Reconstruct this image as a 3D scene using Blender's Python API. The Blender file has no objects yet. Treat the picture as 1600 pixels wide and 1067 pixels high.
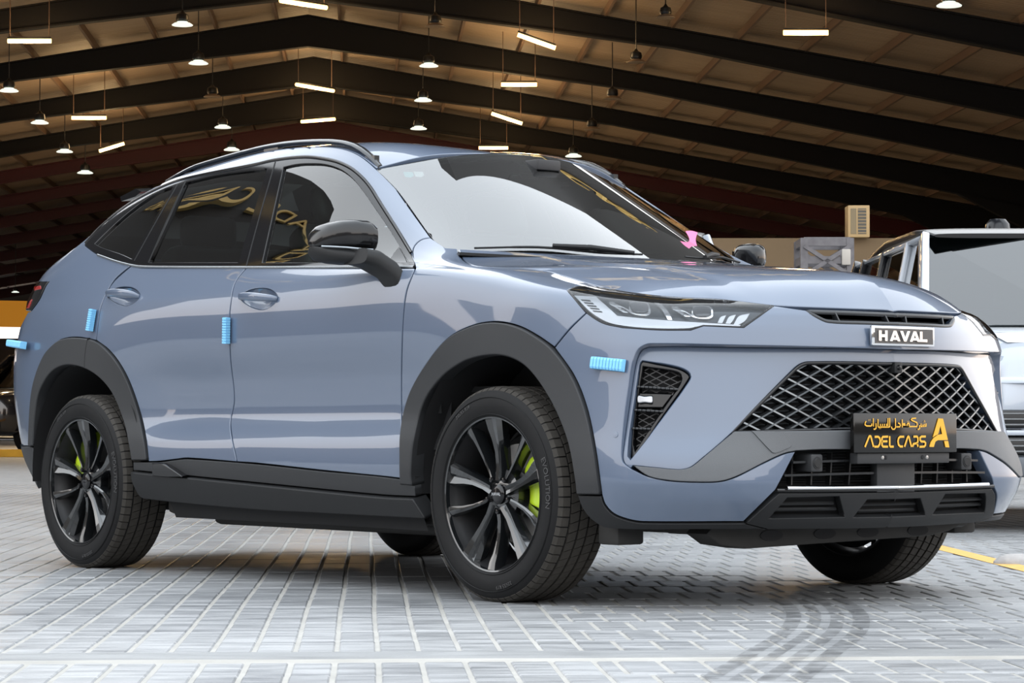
import bpy, bmesh, math, random
import numpy as np
from mathutils import Vector, Matrix, noise
from mathutils.bvhtree import BVHTree
from mathutils.geometry import delaunay_2d_cdt

scene = bpy.context.scene
col = scene.collection
R = math.radians
rng = random.Random(7)

# ------------------------------------------------------------------ camera, sky, exposure
CAM = Vector((6.79986, -6.21324, 0.563412)); YAW, PIT, FPX = 2.473154, 0.0334206, 4109.89
FW = Vector((math.cos(PIT)*math.cos(YAW), math.cos(PIT)*math.sin(YAW), math.sin(PIT)))
RT = FW.cross(Vector((0, 0, 1))).normalized(); UP = RT.cross(FW)
cd = bpy.data.cameras.new('camera'); cam = bpy.data.objects.new('camera', cd); col.objects.link(cam)
cd.sensor_width = 36.0; cd.lens = FPX/1600*36.0; cd.clip_start = 0.1; cd.clip_end = 600
cam.matrix_world = Matrix(((RT.x, UP.x, -FW.x, CAM.x), (RT.y, UP.y, -FW.y, CAM.y), (RT.z, UP.z, -FW.z, CAM.z), (0, 0, 0, 1)))
scene.camera = cam
vs = scene.view_settings
vs.view_transform = 'Standard'; vs.look = 'None'; vs.exposure = 0.0; vs.gamma = 1.0; vs.use_curve_mapping = False
try: scene.cycles.max_bounces = 8; scene.cycles.transparent_max_bounces = 16; scene.cycles.caustics_reflective = False; scene.cycles.caustics_refractive = False; scene.cycles.sample_clamp_indirect = 4.0
except Exception: pass

# dusk sky: pale overcast overhead, warm band low down all round the horizon
w = bpy.data.worlds.new('dusk_sky'); scene.world = w; w.use_nodes = True
nt = w.node_tree; nt.nodes.clear()
wo = nt.nodes.new('ShaderNodeOutputWorld'); bg = nt.nodes.new('ShaderNodeBackground')
tc = nt.nodes.new('ShaderNodeTexCoord'); sp = nt.nodes.new('ShaderNodeSeparateXYZ'); rp = nt.nodes.new('ShaderNodeValToRGB')
nt.links.new(tc.outputs['Generated'], sp.inputs[0]); nt.links.new(sp.outputs['Z'], rp.inputs['Fac'])
cr = rp.color_ramp
cr.elements[0].position = 0.0; cr.elements[0].color = (.93, .72, .56, 1)
cr.elements[1].position = 1.0; cr.elements[1].color = (.84, .92, 1.0, 1)
for p_, c_ in ((.06, (.96, .86, .78, 1)), (.22, (.96, .95, .95, 1)), (.5, (.91, .95, .99, 1))):
    e = cr.elements.new(p_); e.color = c_
bg.inputs['Strength'].default_value = 3.1
nt.links.new(rp.outputs['Color'], bg.inputs['Color']); nt.links.new(bg.outputs[0], wo.inputs[0])

# ------------------------------------------------------------------ materials
MATS = {}
def mat(name, base=(.5, .5, .5), rough=.5, metal=0., spec=.5, coat=0., coat_r=.03, emit=None, estr=0., noise_s=0., noise_a=0., bump=0., bump_s=200., ior=1.5):
    if name in MATS: return MATS[name]
    m = bpy.data.materials.new(name); m.use_nodes = True; t = m.node_tree; b = t.nodes['Principled BSDF']
    b.inputs['Base Color'].default_value = (*base, 1); b.inputs['Roughness'].default_value = rough; b.inputs['Metallic'].default_value = metal
    b.inputs['Specular IOR Level'].default_value = spec; b.inputs['Coat Weight'].default_value = coat; b.inputs['Coat Roughness'].default_value = coat_r
    b.inputs['IOR'].default_value = ior
    if emit: b.inputs['Emission Color'].default_value = (*emit, 1); b.inputs['Emission Strength'].default_value = estr
    if noise_a > 0:
        tc = t.nodes.new('ShaderNodeTexCoord'); n = t.nodes.new('ShaderNodeTexNoise'); n.inputs['Scale'].default_value = noise_s; n.inputs['Detail'].default_value = 4
        mx = t.nodes.new('ShaderNodeMix'); mx.data_type = 'RGBA'
        mx.inputs[6].default_value = (*[c*(1-noise_a) for c in base], 1); mx.inputs[7].default_value = (*[min(1, c*(1+noise_a)) for c in base], 1)
        t.links.new(tc.outputs['Object'], n.inputs['Vector']); t.links.new(n.outputs['Fac'], mx.inputs[0]); t.links.new(mx.outputs[2], b.inputs['Base Color'])
    if bump > 0:
        tc = t.nodes.new('ShaderNodeTexCoord'); n = t.nodes.new('ShaderNodeTexNoise'); n.inputs['Scale'].default_value = bump_s; n.inputs['Detail'].default_value = 3
        bp = t.nodes.new('ShaderNodeBump'); bp.inputs['Strength'].default_value = bump; bp.inputs['Distance'].default_value = .002
        t.links.new(tc.outputs['Object'], n.inputs['Vector']); t.links.new(n.outputs['Fac'], bp.inputs['Height']); t.links.new(bp.outputs[0], b.inputs['Normal'])
    MATS[name] = m; return m
def glass_mat(name, tint, ior=1.6, rough=0.0, k=1.9):
    m = bpy.data.materials.new(name); m.use_nodes = True; t = m.node_tree; t.nodes.clear()
    o = t.nodes.new('ShaderNodeOutputMaterial'); mx = t.nodes.new('ShaderNodeMixShader'); tr_ = t.nodes.new('ShaderNodeBsdfTransparent'); g = t.nodes.new('ShaderNodeBsdfGlossy'); f = t.nodes.new('ShaderNodeFresnel')
    tr_.inputs[0].default_value = (*tint, 1); g.inputs['Roughness'].default_value = rough; f.inputs['IOR'].default_value = ior
    ml = t.nodes.new('ShaderNodeMath'); ml.operation = 'MULTIPLY'; ml.use_clamp = True; ml.inputs[1].default_value = k; t.links.new(f.outputs[0], ml.inputs[0]); t.links.new(ml.outputs[0], mx.inputs[0]); t.links.new(tr_.outputs[0], mx.inputs[1]); t.links.new(g.outputs[0], mx.inputs[2]); t.links.new(mx.outputs[0], o.inputs[0])
    MATS[name] = m; return m
PAINT = mat('blue_grey_paint', (.082, .112, .170), .34, 0., .5, 1.0, .02, ior=1.5)
PLASTIC = mat('grey_black_plastic', (.023, .024, .026), .55, 0, .4, bump=.25, bump_s=900)
GLOSS = mat('gloss_black', (.005, .005, .006), .10, 0, .45)
BLACK = mat('matt_black', (.006, .006, .007), .8)
CHROME = mat('chrome', (.82, .83, .85), .07, 1.)
SATIN = mat('satin_grey_metal', (.30, .32, .34), .25, .9)
RUBBER = mat('tyre_rubber', (.008, .008, .0085), .62, 0, .2, noise_s=30, noise_a=.25)
TREAD = mat('tread_rubber', (.036, .032, .027), .85, noise_s=60, noise_a=.3)
RIMM = mat('gloss_black_rim', (.008, .009, .010), .14, .0, .6, coat=1.)
STEEL = mat('brake_steel', (.35, .34, .33), .35, 1.)
LIME = mat('lime_caliper', (.52, .72, .02), .35, 0, .5, coat=.5)
GLASS = glass_mat('side_glass', (.42, .50, .48), 1.55)
WGLASS = glass_mat('windscreen_glass', (.50, .57, .54), 1.6, k=2.3)
TGLASS = glass_mat('privacy_glass', (.06, .07, .07), 1.5)
LENS = glass_mat('lamp_lens', (.95, .96, .97), 1.45, k=1.2)

# ------------------------------------------------------------------ object helpers
def link(o, parent=None):
    col.objects.link(o)
    if parent is not None: o.parent = parent
    return o
def tag(o, label=None, cat=None, group=None, kind=None):
    if label: o['label'] = label
    if cat: o['category'] = cat
    if group: o['group'] = group
    if kind: o['kind'] = kind
    return o
def empty(name, loc=(0, 0, 0), rz=0., parent=None):
    o = bpy.data.objects.new(name, None); o.empty_display_size = .2; o.location = loc; o.rotation_euler = (0, 0, rz); return link(o, parent)
def mesh_obj(name, V, F, m, parent=None, smooth=False, normals=None):
    me = bpy.data.meshes.new(name); me.from_pydata([tuple(map(float, v)) for v in V], [], [tuple(map(int, f)) for f in F])
    if m is not None:
        for x in (m if isinstance(m, (list, tuple)) else [m]): me.materials.append(x)
    if smooth or normals is not None: me.polygons.foreach_set('use_smooth', [True]*len(me.polygons))
    me.update()
    if normals is not None: me.normals_split_custom_set(normals)
    return link(bpy.data.objects.new(name, me), parent)
class MB:
    """collects boxes, tubes, prisms into one mesh"""
    def __init__(s): s.V = []; s.F = []; s.M = []; s.mi = 0
    def add(s, V, F):
        o = len(s.V); s.V += [tuple(v) for v in V]; s.F += [tuple(i+o for i in f) for f in F]; s.M += [s.mi]*len(F); return s
    def box(s, c, d, rz=0., mtx=None):
        V = [Vector((sx*d[0]/2, sy*d[1]/2, sz*d[2]/2)) for sx in (-1, 1) for sy in (-1, 1) for sz in (-1, 1)]
        if mtx is not None: V = [mtx @ v for v in V]
        if rz: V = [Matrix.Rotation(rz, 3, 'Z') @ v for v in V]
        return s.add([v+Vector(c) for v in V], [(0, 1, 3, 2), (4, 6, 7, 5), (0, 4, 5, 1), (2, 3, 7, 6), (0, 2, 6, 4), (1, 5, 7, 3)])
    def bar(s, a, b, wd, ht, up=(0, 0, 1)):
        a = Vector(a); b = Vector(b); d = (b-a); L = d.length; d.normalize(); x = d.cross(Vector(up))
        if x.length < 1e-6: x = d.cross(Vector((1, 0, 0)))
        x.normalize(); z = x.cross(d); V = [p + x*sx*wd/2 + z*sz*ht/2 for p in (a, b) for sx in (-1, 1) for sz in (-1, 1)]
        return s.add(V, [(0, 1, 3, 2), (4, 6, 7, 5), (0, 4, 5, 1), (2, 3, 7, 6), (0, 2, 6, 4), (1, 5, 7, 3)])
    def tube(s, pts, r, n=8, cap=True):
        pts = [Vector(p) for p in pts]; rr = r if isinstance(r, (list, tuple)) else [r]*len(pts); V = []; F = []
        for i, p in enumerate(pts):
            d = (pts[min(i+1, len(pts)-1)]-pts[max(i-1, 0)]).normalized(); x = d.cross(Vector((0, 0, 1)))
            if x.length < 1e-4: x = d.cross(Vector((1, 0, 0)))
            x.normalize(); y = d.cross(x)
            for k in range(n): a = 2*math.pi*k/n; V.append(p + x*rr[i]*math.cos(a) + y*rr[i]*math.sin(a))
        for i in range(len(pts)-1):
            for k in range(n): F.append((i*n+k, i*n+(k+1) % n, (i+1)*n+(k+1) % n, (i+1)*n+k))
        if cap: F.append(tuple(range(n-1, -1, -1))); F.append(tuple((len(pts)-1)*n+k for k in range(n)))
        return s.add(V, F)
    def lathe(s, prof, n=32, axis='Z', c=(0, 0, 0), a0=0., a1=2*math.pi):
        full = abs(a1-a0-2*math.pi) < 1e-6; m = n if full else n+1; V = []; F = []
        for k in range(m):
            a = a0+(a1-a0)*k/n; ca, sa = math.cos(a), math.sin(a)
            for r, h in prof:
                V.append({'Z': (c[0]+r*ca, c[1]+r*sa, c[2]+h), 'Y': (c[0]+r*ca, c[1]+h, c[2]+r*sa), 'X': (c[0]+h, c[1]+r*ca, c[2]+r*sa)}[axis])
        P = len(prof)
        for k in range(n):
            k2 = (k+1) % m
            for i in range(P-1): F.append((k*P+i, k2*P+i, k2*P+i+1, k*P+i+1))
        return s.add(V, F)
    def prism(s, poly, fn, d0, d1):
        """poly 2D, fn(x,y,d)->3D"""
        n = len(poly); V = [fn(x, y, d0) for x, y in poly]+[fn(x, y, d1) for x, y in poly]
        F = [(i, (i+1) % n, n+(i+1) % n, n+i) for i in range(n)]
        tri = delaunay_2d_cdt([Vector(p) for p in poly], [], [list(range(n))], 1, 1e-6)
        if len(tri[0]) == n:
            om = {j: tri[3][j][0] for j in range(n)}
            for f in tri[2]: F.append(tuple(om[i] for i in f)); F.append(tuple(n+om[i] for i in reversed(f)))
        else: F += [tuple(range(n)), tuple(range(2*n-1, n-1, -1))]
        return s.add(V, F)
    def build(s, name, m, parent=None, smooth=False, bevel=0., seg=2, angle=None):
        ms = m if isinstance(m, (list, tuple)) else [m]
        o = mesh_obj(name, s.V, s.F, ms, parent, smooth)
        if len(ms) > 1: o.data.polygons.foreach_set('material_index', s.M)
        bm = bmesh.new(); bm.from_mesh(o.data); bmesh.ops.recalc_face_normals(bm, faces=bm.faces)
        if bevel > 0:
            bmesh.ops.bevel(bm, geom=[e for e in bm.edges if len(e.link_faces) == 2 and e.calc_face_angle(0) > .5], offset=bevel, segments=seg, profile=.5, affect='EDGES', clamp_overlap=True)
        bm.to_mesh(o.data); bm.free()
        if smooth or bevel > 0:
            o.data.polygons.foreach_set('use_smooth', [True]*len(o.data.polygons)); o.data.set_sharp_from_angle(angle=R(angle or 35))
        return o
def copy_tree(o, parent=None):
    c = o.copy(); link(c, parent); c.parent = parent
    for ch in list(o.children): copy_tree(ch, c)
    return c
def text_mesh(txt, size=1., extrude=0., align='CENTER', shear=0., bold=0.):
    cu = bpy.data.curves.new('lettering', 'FONT'); cu.body = txt; cu.size = size; cu.extrude = extrude; cu.align_x = align; cu.align_y = 'CENTER'; cu.shear = shear; cu.offset = bold
    o = bpy.data.objects.new('lettering', cu); col.objects.link(o); bpy.context.view_layer.update()
    ev = o.evaluated_get(bpy.context.evaluated_depsgraph_get()); me = ev.to_mesh()
    V = [v.co.copy() for v in me.vertices]; F = [tuple(p.vertices) for p in me.polygons]; ev.to_mesh_clear()
    bpy.data.objects.remove(o); bpy.data.curves.remove(cu); return V, F

def ray(px, py): return FW + RT*((px-800)/FPX) - UP*((py-533.5)/FPX)
def at(px, py, ax, val):
    d = ray(px, py); i = 'xyz'.index(ax); return CAM + d*((val-CAM[i])/d[i])
def at_d(px, py, d): return CAM + ray(px, py)*d

# ------------------------------------------------------------------ smooth surface patches
def pchip(x, y, xn):
    x = np.asarray(x, float); y = np.asarray(y, float); h = np.diff(x); dl = np.diff(y)/h; d = np.zeros_like(y)
    for i in range(1, len(x)-1):
        if dl[i-1]*dl[i] > 0:
            w1 = 2*h[i]+h[i-1]; w2 = h[i]+2*h[i-1]; d[i] = (w1+w2)/(w1/dl[i-1]+w2/dl[i])
    d[0] = dl[0]; d[-1] = dl[-1]
    i = np.clip(np.searchsorted(x, xn)-1, 0, len(x)-2); t = (xn-x[i])/h[i]
    return (2*t**3-3*t**2+1)*y[i]+(t**3-2*t**2+t)*h[i]*d[i]+(-2*t**3+3*t**2)*y[i+1]+(t**3-t**2)*h[i]*d[i+1]
def catmull(P, n):
    """P (k,...) control rows -> n samples per span, centripetal-like tangents by chord"""
    P = np.asarray(P, float); k = len(P); ch = np.array([max(1e-3, np.linalg.norm((P[i+1]-P[i]).reshape(-1, 3), axis=1).mean()) for i in range(k-1)])
    x = np.concatenate([[0], np.cumsum(ch)]); m = np.zeros_like(P)
    for i in range(k):
        if i == 0: m[i] = (P[1]-P[0])/ch[0]
        elif i == k-1: m[i] = (P[-1]-P[-2])/ch[-1]
        else: m[i] = ((P[i+1]-P[i])/ch[i]*ch[i-1]+(P[i]-P[i-1])/ch[i-1]*ch[i])/(ch[i]+ch[i-1])
    out = []
    for i in range(k-1):
        for t in np.arange(n)/n: out.append((2*t**3-3*t**2+1)*P[i]+(t**3-2*t**2+t)*ch[i]*m[i]+(-2*t**3+3*t**2)*P[i+1]+(t**3-t**2)*ch[i]*m[i+1])
    out.append(P[-1]); return np.array(out)
def smooth_axis(G, ax, it):
    for _ in range(it):
        S = G.copy(); sl = [slice(None)]*3
        a = sl.copy(); a[ax] = slice(1, -1); b = sl.copy(); b[ax] = slice(0, -2); c = sl.copy(); c[ax] = slice(2, None)
        S[tuple(a)] = .5*G[tuple(a)]+.25*(G[tuple(b)]+G[tuple(c)]); G = S
    return G
class Patch:
    def __init__(s, G, sref=None, tref=None, flip=1.):
        s.G = G; nu, nv = G.shape[:2]; iu = nu//2 if tref is None else tref; iv = nv//2 if sref is None else sref
        s.S = np.concatenate([[0], np.cumsum(np.linalg.norm(np.diff(G[:, iv], axis=0), axis=1))])
        s.T = np.concatenate([[0], np.cumsum(np.linalg.norm(np.diff(G[iu], axis=0), axis=1))])
        du = np.gradient(G, axis=0); dv = np.gradient(G, axis=1); n = np.cross(du, dv); n /= np.maximum(np.linalg.norm(n, axis=2, keepdims=True), 1e-12); s.N = n*flip
        V = [Vector(p) for p in G.reshape(-1, 3)]; F = [(i*nv+j, (i+1)*nv+j, (i+1)*nv+j+1, i*nv+j+1) for i in range(nu-1) for j in range(nv-1)]
        s.V = V; s.F = F; s.nv = nv; s.bvh = BVHTree.FromPolygons(V, F)
    def ij(s, st):
        st = np.atleast_2d(st); a = np.interp(st[:, 0], s.S, np.arange(len(s.S))); b = np.interp(st[:, 1], s.T, np.arange(len(s.T))); return a, b
    def _bil(s, A, st):
        a, b = s.ij(st); i = np.clip(a.astype(int), 0, A.shape[0]-2); j = np.clip(b.astype(int), 0, A.shape[1]-2); fa = (a-i)[:, None]; fb = (b-j)[:, None]
        return A[i, j]*(1-fa)*(1-fb)+A[i+1, j]*fa*(1-fb)+A[i, j+1]*(1-fa)*fb+A[i+1, j+1]*fa*fb
    def P(s, st): return s._bil(s.G, st)
    def Nn(s, st):
        n = s._bil(s.N, st); return n/np.maximum(np.linalg.norm(n, axis=1, keepdims=True), 1e-12)
    def st_of(s, p, f):
        i, j = divmod(s.F[f][0], s.nv); a = s.G[i, j]; e1 = s.G[i+1, j]-a; e2 = s.G[i, j+1]-a; d = np.array(p)-a
        M = np.array([[e1@e1, e1@e2], [e1@e2, e2@e2]]); k = np.linalg.lstsq(M, np.array([d@e1, d@e2]), rcond=None)[0]; k = np.clip(k, 0, 1)
        return (s.S[i]+k[0]*(s.S[i+1]-s.S[i]), s.T[j]+k[1]*(s.T[j+1]-s.T[j]))
    def cast(s, px, py):
        d = ray(px, py).normalized(); loc, n, f, ds = s.bvh.ray_cast(CAM, d)
        if loc is None:
            A = s.G.reshape(-1, 3)-np.array(CAM); dd = np.array(d); t = A@dd; e = np.linalg.norm(A-t[:, None]*dd, axis=1); e2 = e+0.02*(t-t.min())*0
            k = int(e2.argmin()); i, j = divmod(k, s.nv); return (s.S[i], s.T[j])
        return s.st_of(loc, f)
    def near(s, p):
        loc, n, f, d = s.bvh.find_nearest(Vector(p)); return s.st_of(loc, f)
    def trace(s, pts, closed=True, step=7.):
        q = spline2(pts, closed, step); return np.array([s.cast(x, y) for x, y in q])
def spline2(pts, closed=True, step=7.):
    """polyline through pixel points; a point with a third entry is a sharp corner, the others are rounded through"""
    n = len(pts); out = []
    for i in range(n if closed else n-1):
        p1 = pts[i]; p2 = pts[(i+1) % n]; p0 = pts[i-1] if (closed or i > 0) else p1; p3 = pts[(i+2) % n] if (closed or i+2 < n) else p2
        a = np.array(p1[:2], float); b = np.array(p2[:2], float); L = np.linalg.norm(b-a)
        if L < 1e-6: continue
        ma = (b-a) if len(p1) > 2 else (b-np.array(p0[:2], float))*L/max(1e-6, L+np.linalg.norm(a-np.array(p0[:2])))
        mb = (b-a) if len(p2) > 2 else (np.array(p3[:2], float)-a)*L/max(1e-6, L+np.linalg.norm(np.array(p3[:2])-b))
        k = max(1, int(math.ceil(L/step)))
        for j in range(k):
            t = j/k; out.append((2*t**3-3*t**2+1)*a+(t**3-2*t**2+t)*ma+(-2*t**3+3*t**2)*b+(t**3-t**2)*mb)
    if not closed: out.append(np.array(pts[-1][:2], float))
    return out
def area2(P): x, y = P[:, 0], P[:, 1]; return .5*np.sum(x*np.roll(y, -1)-y*np.roll(x, -1))
def clean(P, eps=1e-3):
    out = [P[0]]
    for p in P[1:]:
        if np.linalg.norm(p-out[-1]) > eps: out.append(p)
    if len(out) > 2 and np.linalg.norm(out[0]-out[-1]) < eps: out.pop()
    return np.array(out)
def vnorm(P):
    """outward unit normals for ccw loop, miter limited"""
    e = np.roll(P, -1, 0)-P; e /= np.maximum(np.linalg.norm(e, axis=1, keepdims=True), 1e-9); n = np.stack([e[:, 1], -e[:, 0]], 1); m = n+np.roll(n, 1, 0); L = np.linalg.norm(m, axis=1, keepdims=True); m /= np.maximum(L, 1e-6)
    c = np.clip(np.sum(m*n, 1, keepdims=True), .45, 1); return m/c
def inset(P, d): return P-vnorm(P)*d
def inside(poly, pts):
    x, y = pts[:, 0], pts[:, 1]; r = np.zeros(len(pts), bool); n = len(poly)
    for i in range(n):
        x1, y1 = poly[i]; x2, y2 = poly[(i+1) % n]
        if y1 == y2: continue
        c = ((y1 > y) != (y2 > y)) & (x < (x2-x1)*(y-y1)/(y2-y1)+x1); r ^= c
    return r
def panel(name, patch, poly, m, parent, off=0., thick=.018, gap=.002, bev=.003, holes=(), grid=.03, sym=False, crown=0., lines=()):
    """trimmed sheet lying on a patch: outer skin with the patch's own normals, rolled edge and a return flange.
    sym: the outline is one half ending on the patch's last column (car centre line), the sheet is completed by its mirror image"""
    poly = clean(np.array(poly)); poly = poly if area2(poly) > 0 else poly[::-1]; smax = patch.S[-1]
    loops = [poly]+[(lambda h: h if area2(h) < 0 else h[::-1])(clean(np.array(h))) for h in holes]
    on = [(np.abs(l[:, 0]-smax) < 1e-4) if sym else np.zeros(len(l), bool) for l in loops]
    Lo = []; Lb = []
    for l, c in zip(loops, on):
        a = inset(l, gap); b = inset(l, gap+bev)
        if c.any(): a[c, 0] = smax; b[c, 0] = smax; a[c, 1] = np.clip(a[c, 1], l[c, 1].min()+gap, l[c, 1].max()-gap); b[c, 1] = np.clip(b[c, 1], l[c, 1].min()+gap+bev, l[c, 1].max()-gap-bev)
        Lo.append(a); Lb.append(b)
    allb = np.concatenate(Lb); mn = allb.min(0); mxx = allb.max(0)
    gx = np.arange(mn[0]+grid/2, mxx[0], grid); gy = np.arange(mn[1]+grid/2, mxx[1], grid); g = np.array([(x+(.5*grid if j % 2 else 0), y) for j, y in enumerate(gy) for x in gx]) if len(gx) and len(gy) else np.zeros((0, 2))
    if len(g):
        ok = inside(inset(Lb[0], grid*.35), g)
        for h in Lb[1:]: ok &= ~inside(h+vnorm(h)*-grid*.0, g)
        for l in Lb:
            dmin = np.full(len(g), 9.)
            for p in l: dmin = np.minimum(dmin, np.hypot(g[:, 0]-p[0], g[:, 1]-p[1]))
            ok &= dmin > grid*.3
        g = g[ok]
    if lines:
        xs = np.arange(mn[0]+.006, mxx[0], .012); ex = np.array([(x, t+dt_) for t in lines for dt_ in (-.009, -.003, .003, .009) for x in xs]); ok = inside(inset(Lb[0], .004), ex)
        for h in Lb[1:]: ok &= ~inside(h, ex)
        for l in Lb:
            dmin = np.full(len(ex), 9.)
            for p in l: dmin = np.minimum(dmin, np.hypot(ex[:, 0]-p[0], ex[:, 1]-p[1]))
            ok &= dmin > .004
        ex = ex[ok]
        if len(g): g = g[np.all([np.abs(g[:, 1]-t) > .012 for t in lines], axis=0)]
        g = np.concatenate([g, ex])
    nb = len(allb); pts = np.concatenate([allb, g]) if len(g) else allb; edges = []; o = 0
    for l in Lb: n = len(l); edges += [(o+i, o+(i+1) % n) for i in range(n)]; o += n
    v2, e2, f2, ov, oe, of = delaunay_2d_cdt([Vector(p) for p in pts], edges, [], 0, 1e-7)
    st = np.array([tuple(v) for v in v2]); cen = np.array([st[list(f)].mean(0) for f in f2]); keep = inside(Lb[0], cen)
    for h in Lb[1:]: keep &= ~inside(h, cen)
    inv = {}
    for k, lst in enumerate(ov):
        for q in lst: inv[q] = k
    offf = off if callable(off) else None
    def surf(q):
        if offf is None: return patch.P(q)+patch.Nn(q)*off, patch.Nn(q)
        f = lambda z: patch.P(z)+patch.Nn(z)*offf(z)[:, None]
        e = 4e-3; p0 = f(q); du = f(q+[e, 0])-f(q-[e, 0]); dv = f(q+[0, e])-f(q-[0, e]); n = np.cross(du, dv); n /= np.maximum(np.linalg.norm(n, axis=1, keepdims=True), 1e-12); n *= np.sign(np.sum(n*patch.Nn(q), 1, keepdims=True)); bad = np.linalg.norm(du, axis=1)*np.linalg.norm(dv, axis=1) < 1e-9; n[bad] = patch.Nn(q)[bad]; return p0, n
    P, N = surf(st); offv = 0.
    if crown: # pillow the sheet by distance from its edge
        d = np.full(len(st), 9.)
        for p in Lb[0]: d = np.minimum(d, np.hypot(st[:, 0]-p[0], st[:, 1]-p[1]))
        offv = (crown*np.clip(d/.03, 0, 1)**.5)[:, None]
    P = P+N*offv
    V = [p for p in P]; F = []; Nl = []
    sgn = None
    for k, f in enumerate(f2):
        if not keep[k]: continue
        f = list(f); n = np.cross(P[f[1]]-P[f[0]], P[f[2]]-P[f[0]])
        if n@N[f[0]] < 0: f = f[::-1]
        F.append(f); Nl += [N[i] for i in f]
    o = 0
    for a, b, l, c in zip(Lo, Lb, loops, on):
        n = len(l); mo = vnorm(l); mo /= np.linalg.norm(mo, axis=1, keepdims=True); Pa, Na = surf(a); Pe = surf(a-mo*2e-3)[0]; E = Pa-Pe; E -= Na*np.sum(E*Na, 1, keepdims=True); E /= np.maximum(np.linalg.norm(E, axis=1, keepdims=True), 1e-9)
        base = len(V); r1 = Pa-Na*bev; r2 = Pa-Na*thick
        V += list(r1)+list(r2)
        for i in range(n):
            j = (i+1) % n
            if c[i] and c[j]: continue
            bi, bj = inv[o+i], inv[o+j]; A, B = base+i, base+j; C, D = base+n+i, base+n+j
            q = [bi, A, B, bj]; nn = np.cross(V[A]-V[bi], V[bj]-V[bi]); fl = nn@(Na[i]+E[i]) < 0
            nl = [N[bi], E[i], E[j], N[bj]]; q2 = [A, C, D, B]; nl2 = [E[i], E[i], E[j], E[j]]
            if fl: q = q[::-1]; nl = nl[::-1]; q2 = q2[::-1]; nl2 = nl2[::-1]
            F.append(q); Nl += nl; F.append(q2); Nl += nl2
        o += n
    V = np.array(V); used = sorted({i for f in F for i in f}); rm = {u: k for k, u in enumerate(used)}; V = V[used]; F = [[rm[i] for i in f] for f in F]
    if sym:
        n0 = len(V); V = np.concatenate([V, V*np.array([1, -1, 1])]); F2 = [[n0+i for i in f[::-1]] for f in F]; N2 = []; k = 0
        for f in F:
            blk = Nl[k:k+len(f)]; k += len(f); N2 += [np.array([x[0], -x[1], x[2]]) for x in blk[::-1]]
        F = F+F2; Nl = Nl+N2
    return mesh_obj(name, V, F, m, parent, True, [tuple(x) for x in Nl])
def mirror_part(o, parent=None):
    c = o.copy(); c.parent = parent if parent is not None else o.parent; col.objects.link(c); c.scale = (1, -1, 1); c.location = (o.location.x, -o.location.y, o.location.z)
    for ch in list(o.children):
        k = ch.copy(); col.objects.link(k); k.parent = c
    return c
def strip(name, patch, st, m, parent, wd=.008, ht=.004, off=0., closed=False, sym=False, n=5):
    """rounded bead along a path on a patch"""
    st = np.array(st); P = patch.P(st); N = patch.Nn(st); k = len(P); V = []; F = []
    for i in range(k):
        a, b = (P[(i+1) % k], P[i-1]) if closed else (P[min(i+1, k-1)], P[max(i-1, 0)]); d = a-b; d /= max(1e-9, np.linalg.norm(d)); x = np.cross(N[i], d)
        for q in range(n): t = math.pi*q/(n-1); V.append(P[i]+N[i]*(off+ht*math.sin(t))+x*wd/2*math.cos(t))
    for i in range(k if closed else k-1):
        for q in range(n-1): F.append((i*n+q, i*n+q+1, ((i+1) % k)*n+q+1, ((i+1) % k)*n+q))
    if sym:
        n0 = len(V); V += [v*np.array([1, -1, 1]) for v in V]; F += [tuple(n0+i for i in f[::-1]) for f in F[:]]
    return mesh_obj(name, V, F, m, parent, True)

# ================================================================== THE CAR (x forward, right-hand side is -y; front axle at x=0)
car = tag(empty('car'), 'blue grey coupe style SUV with black wheels and lime brake calipers parked on the pavers', 'car')

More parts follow.
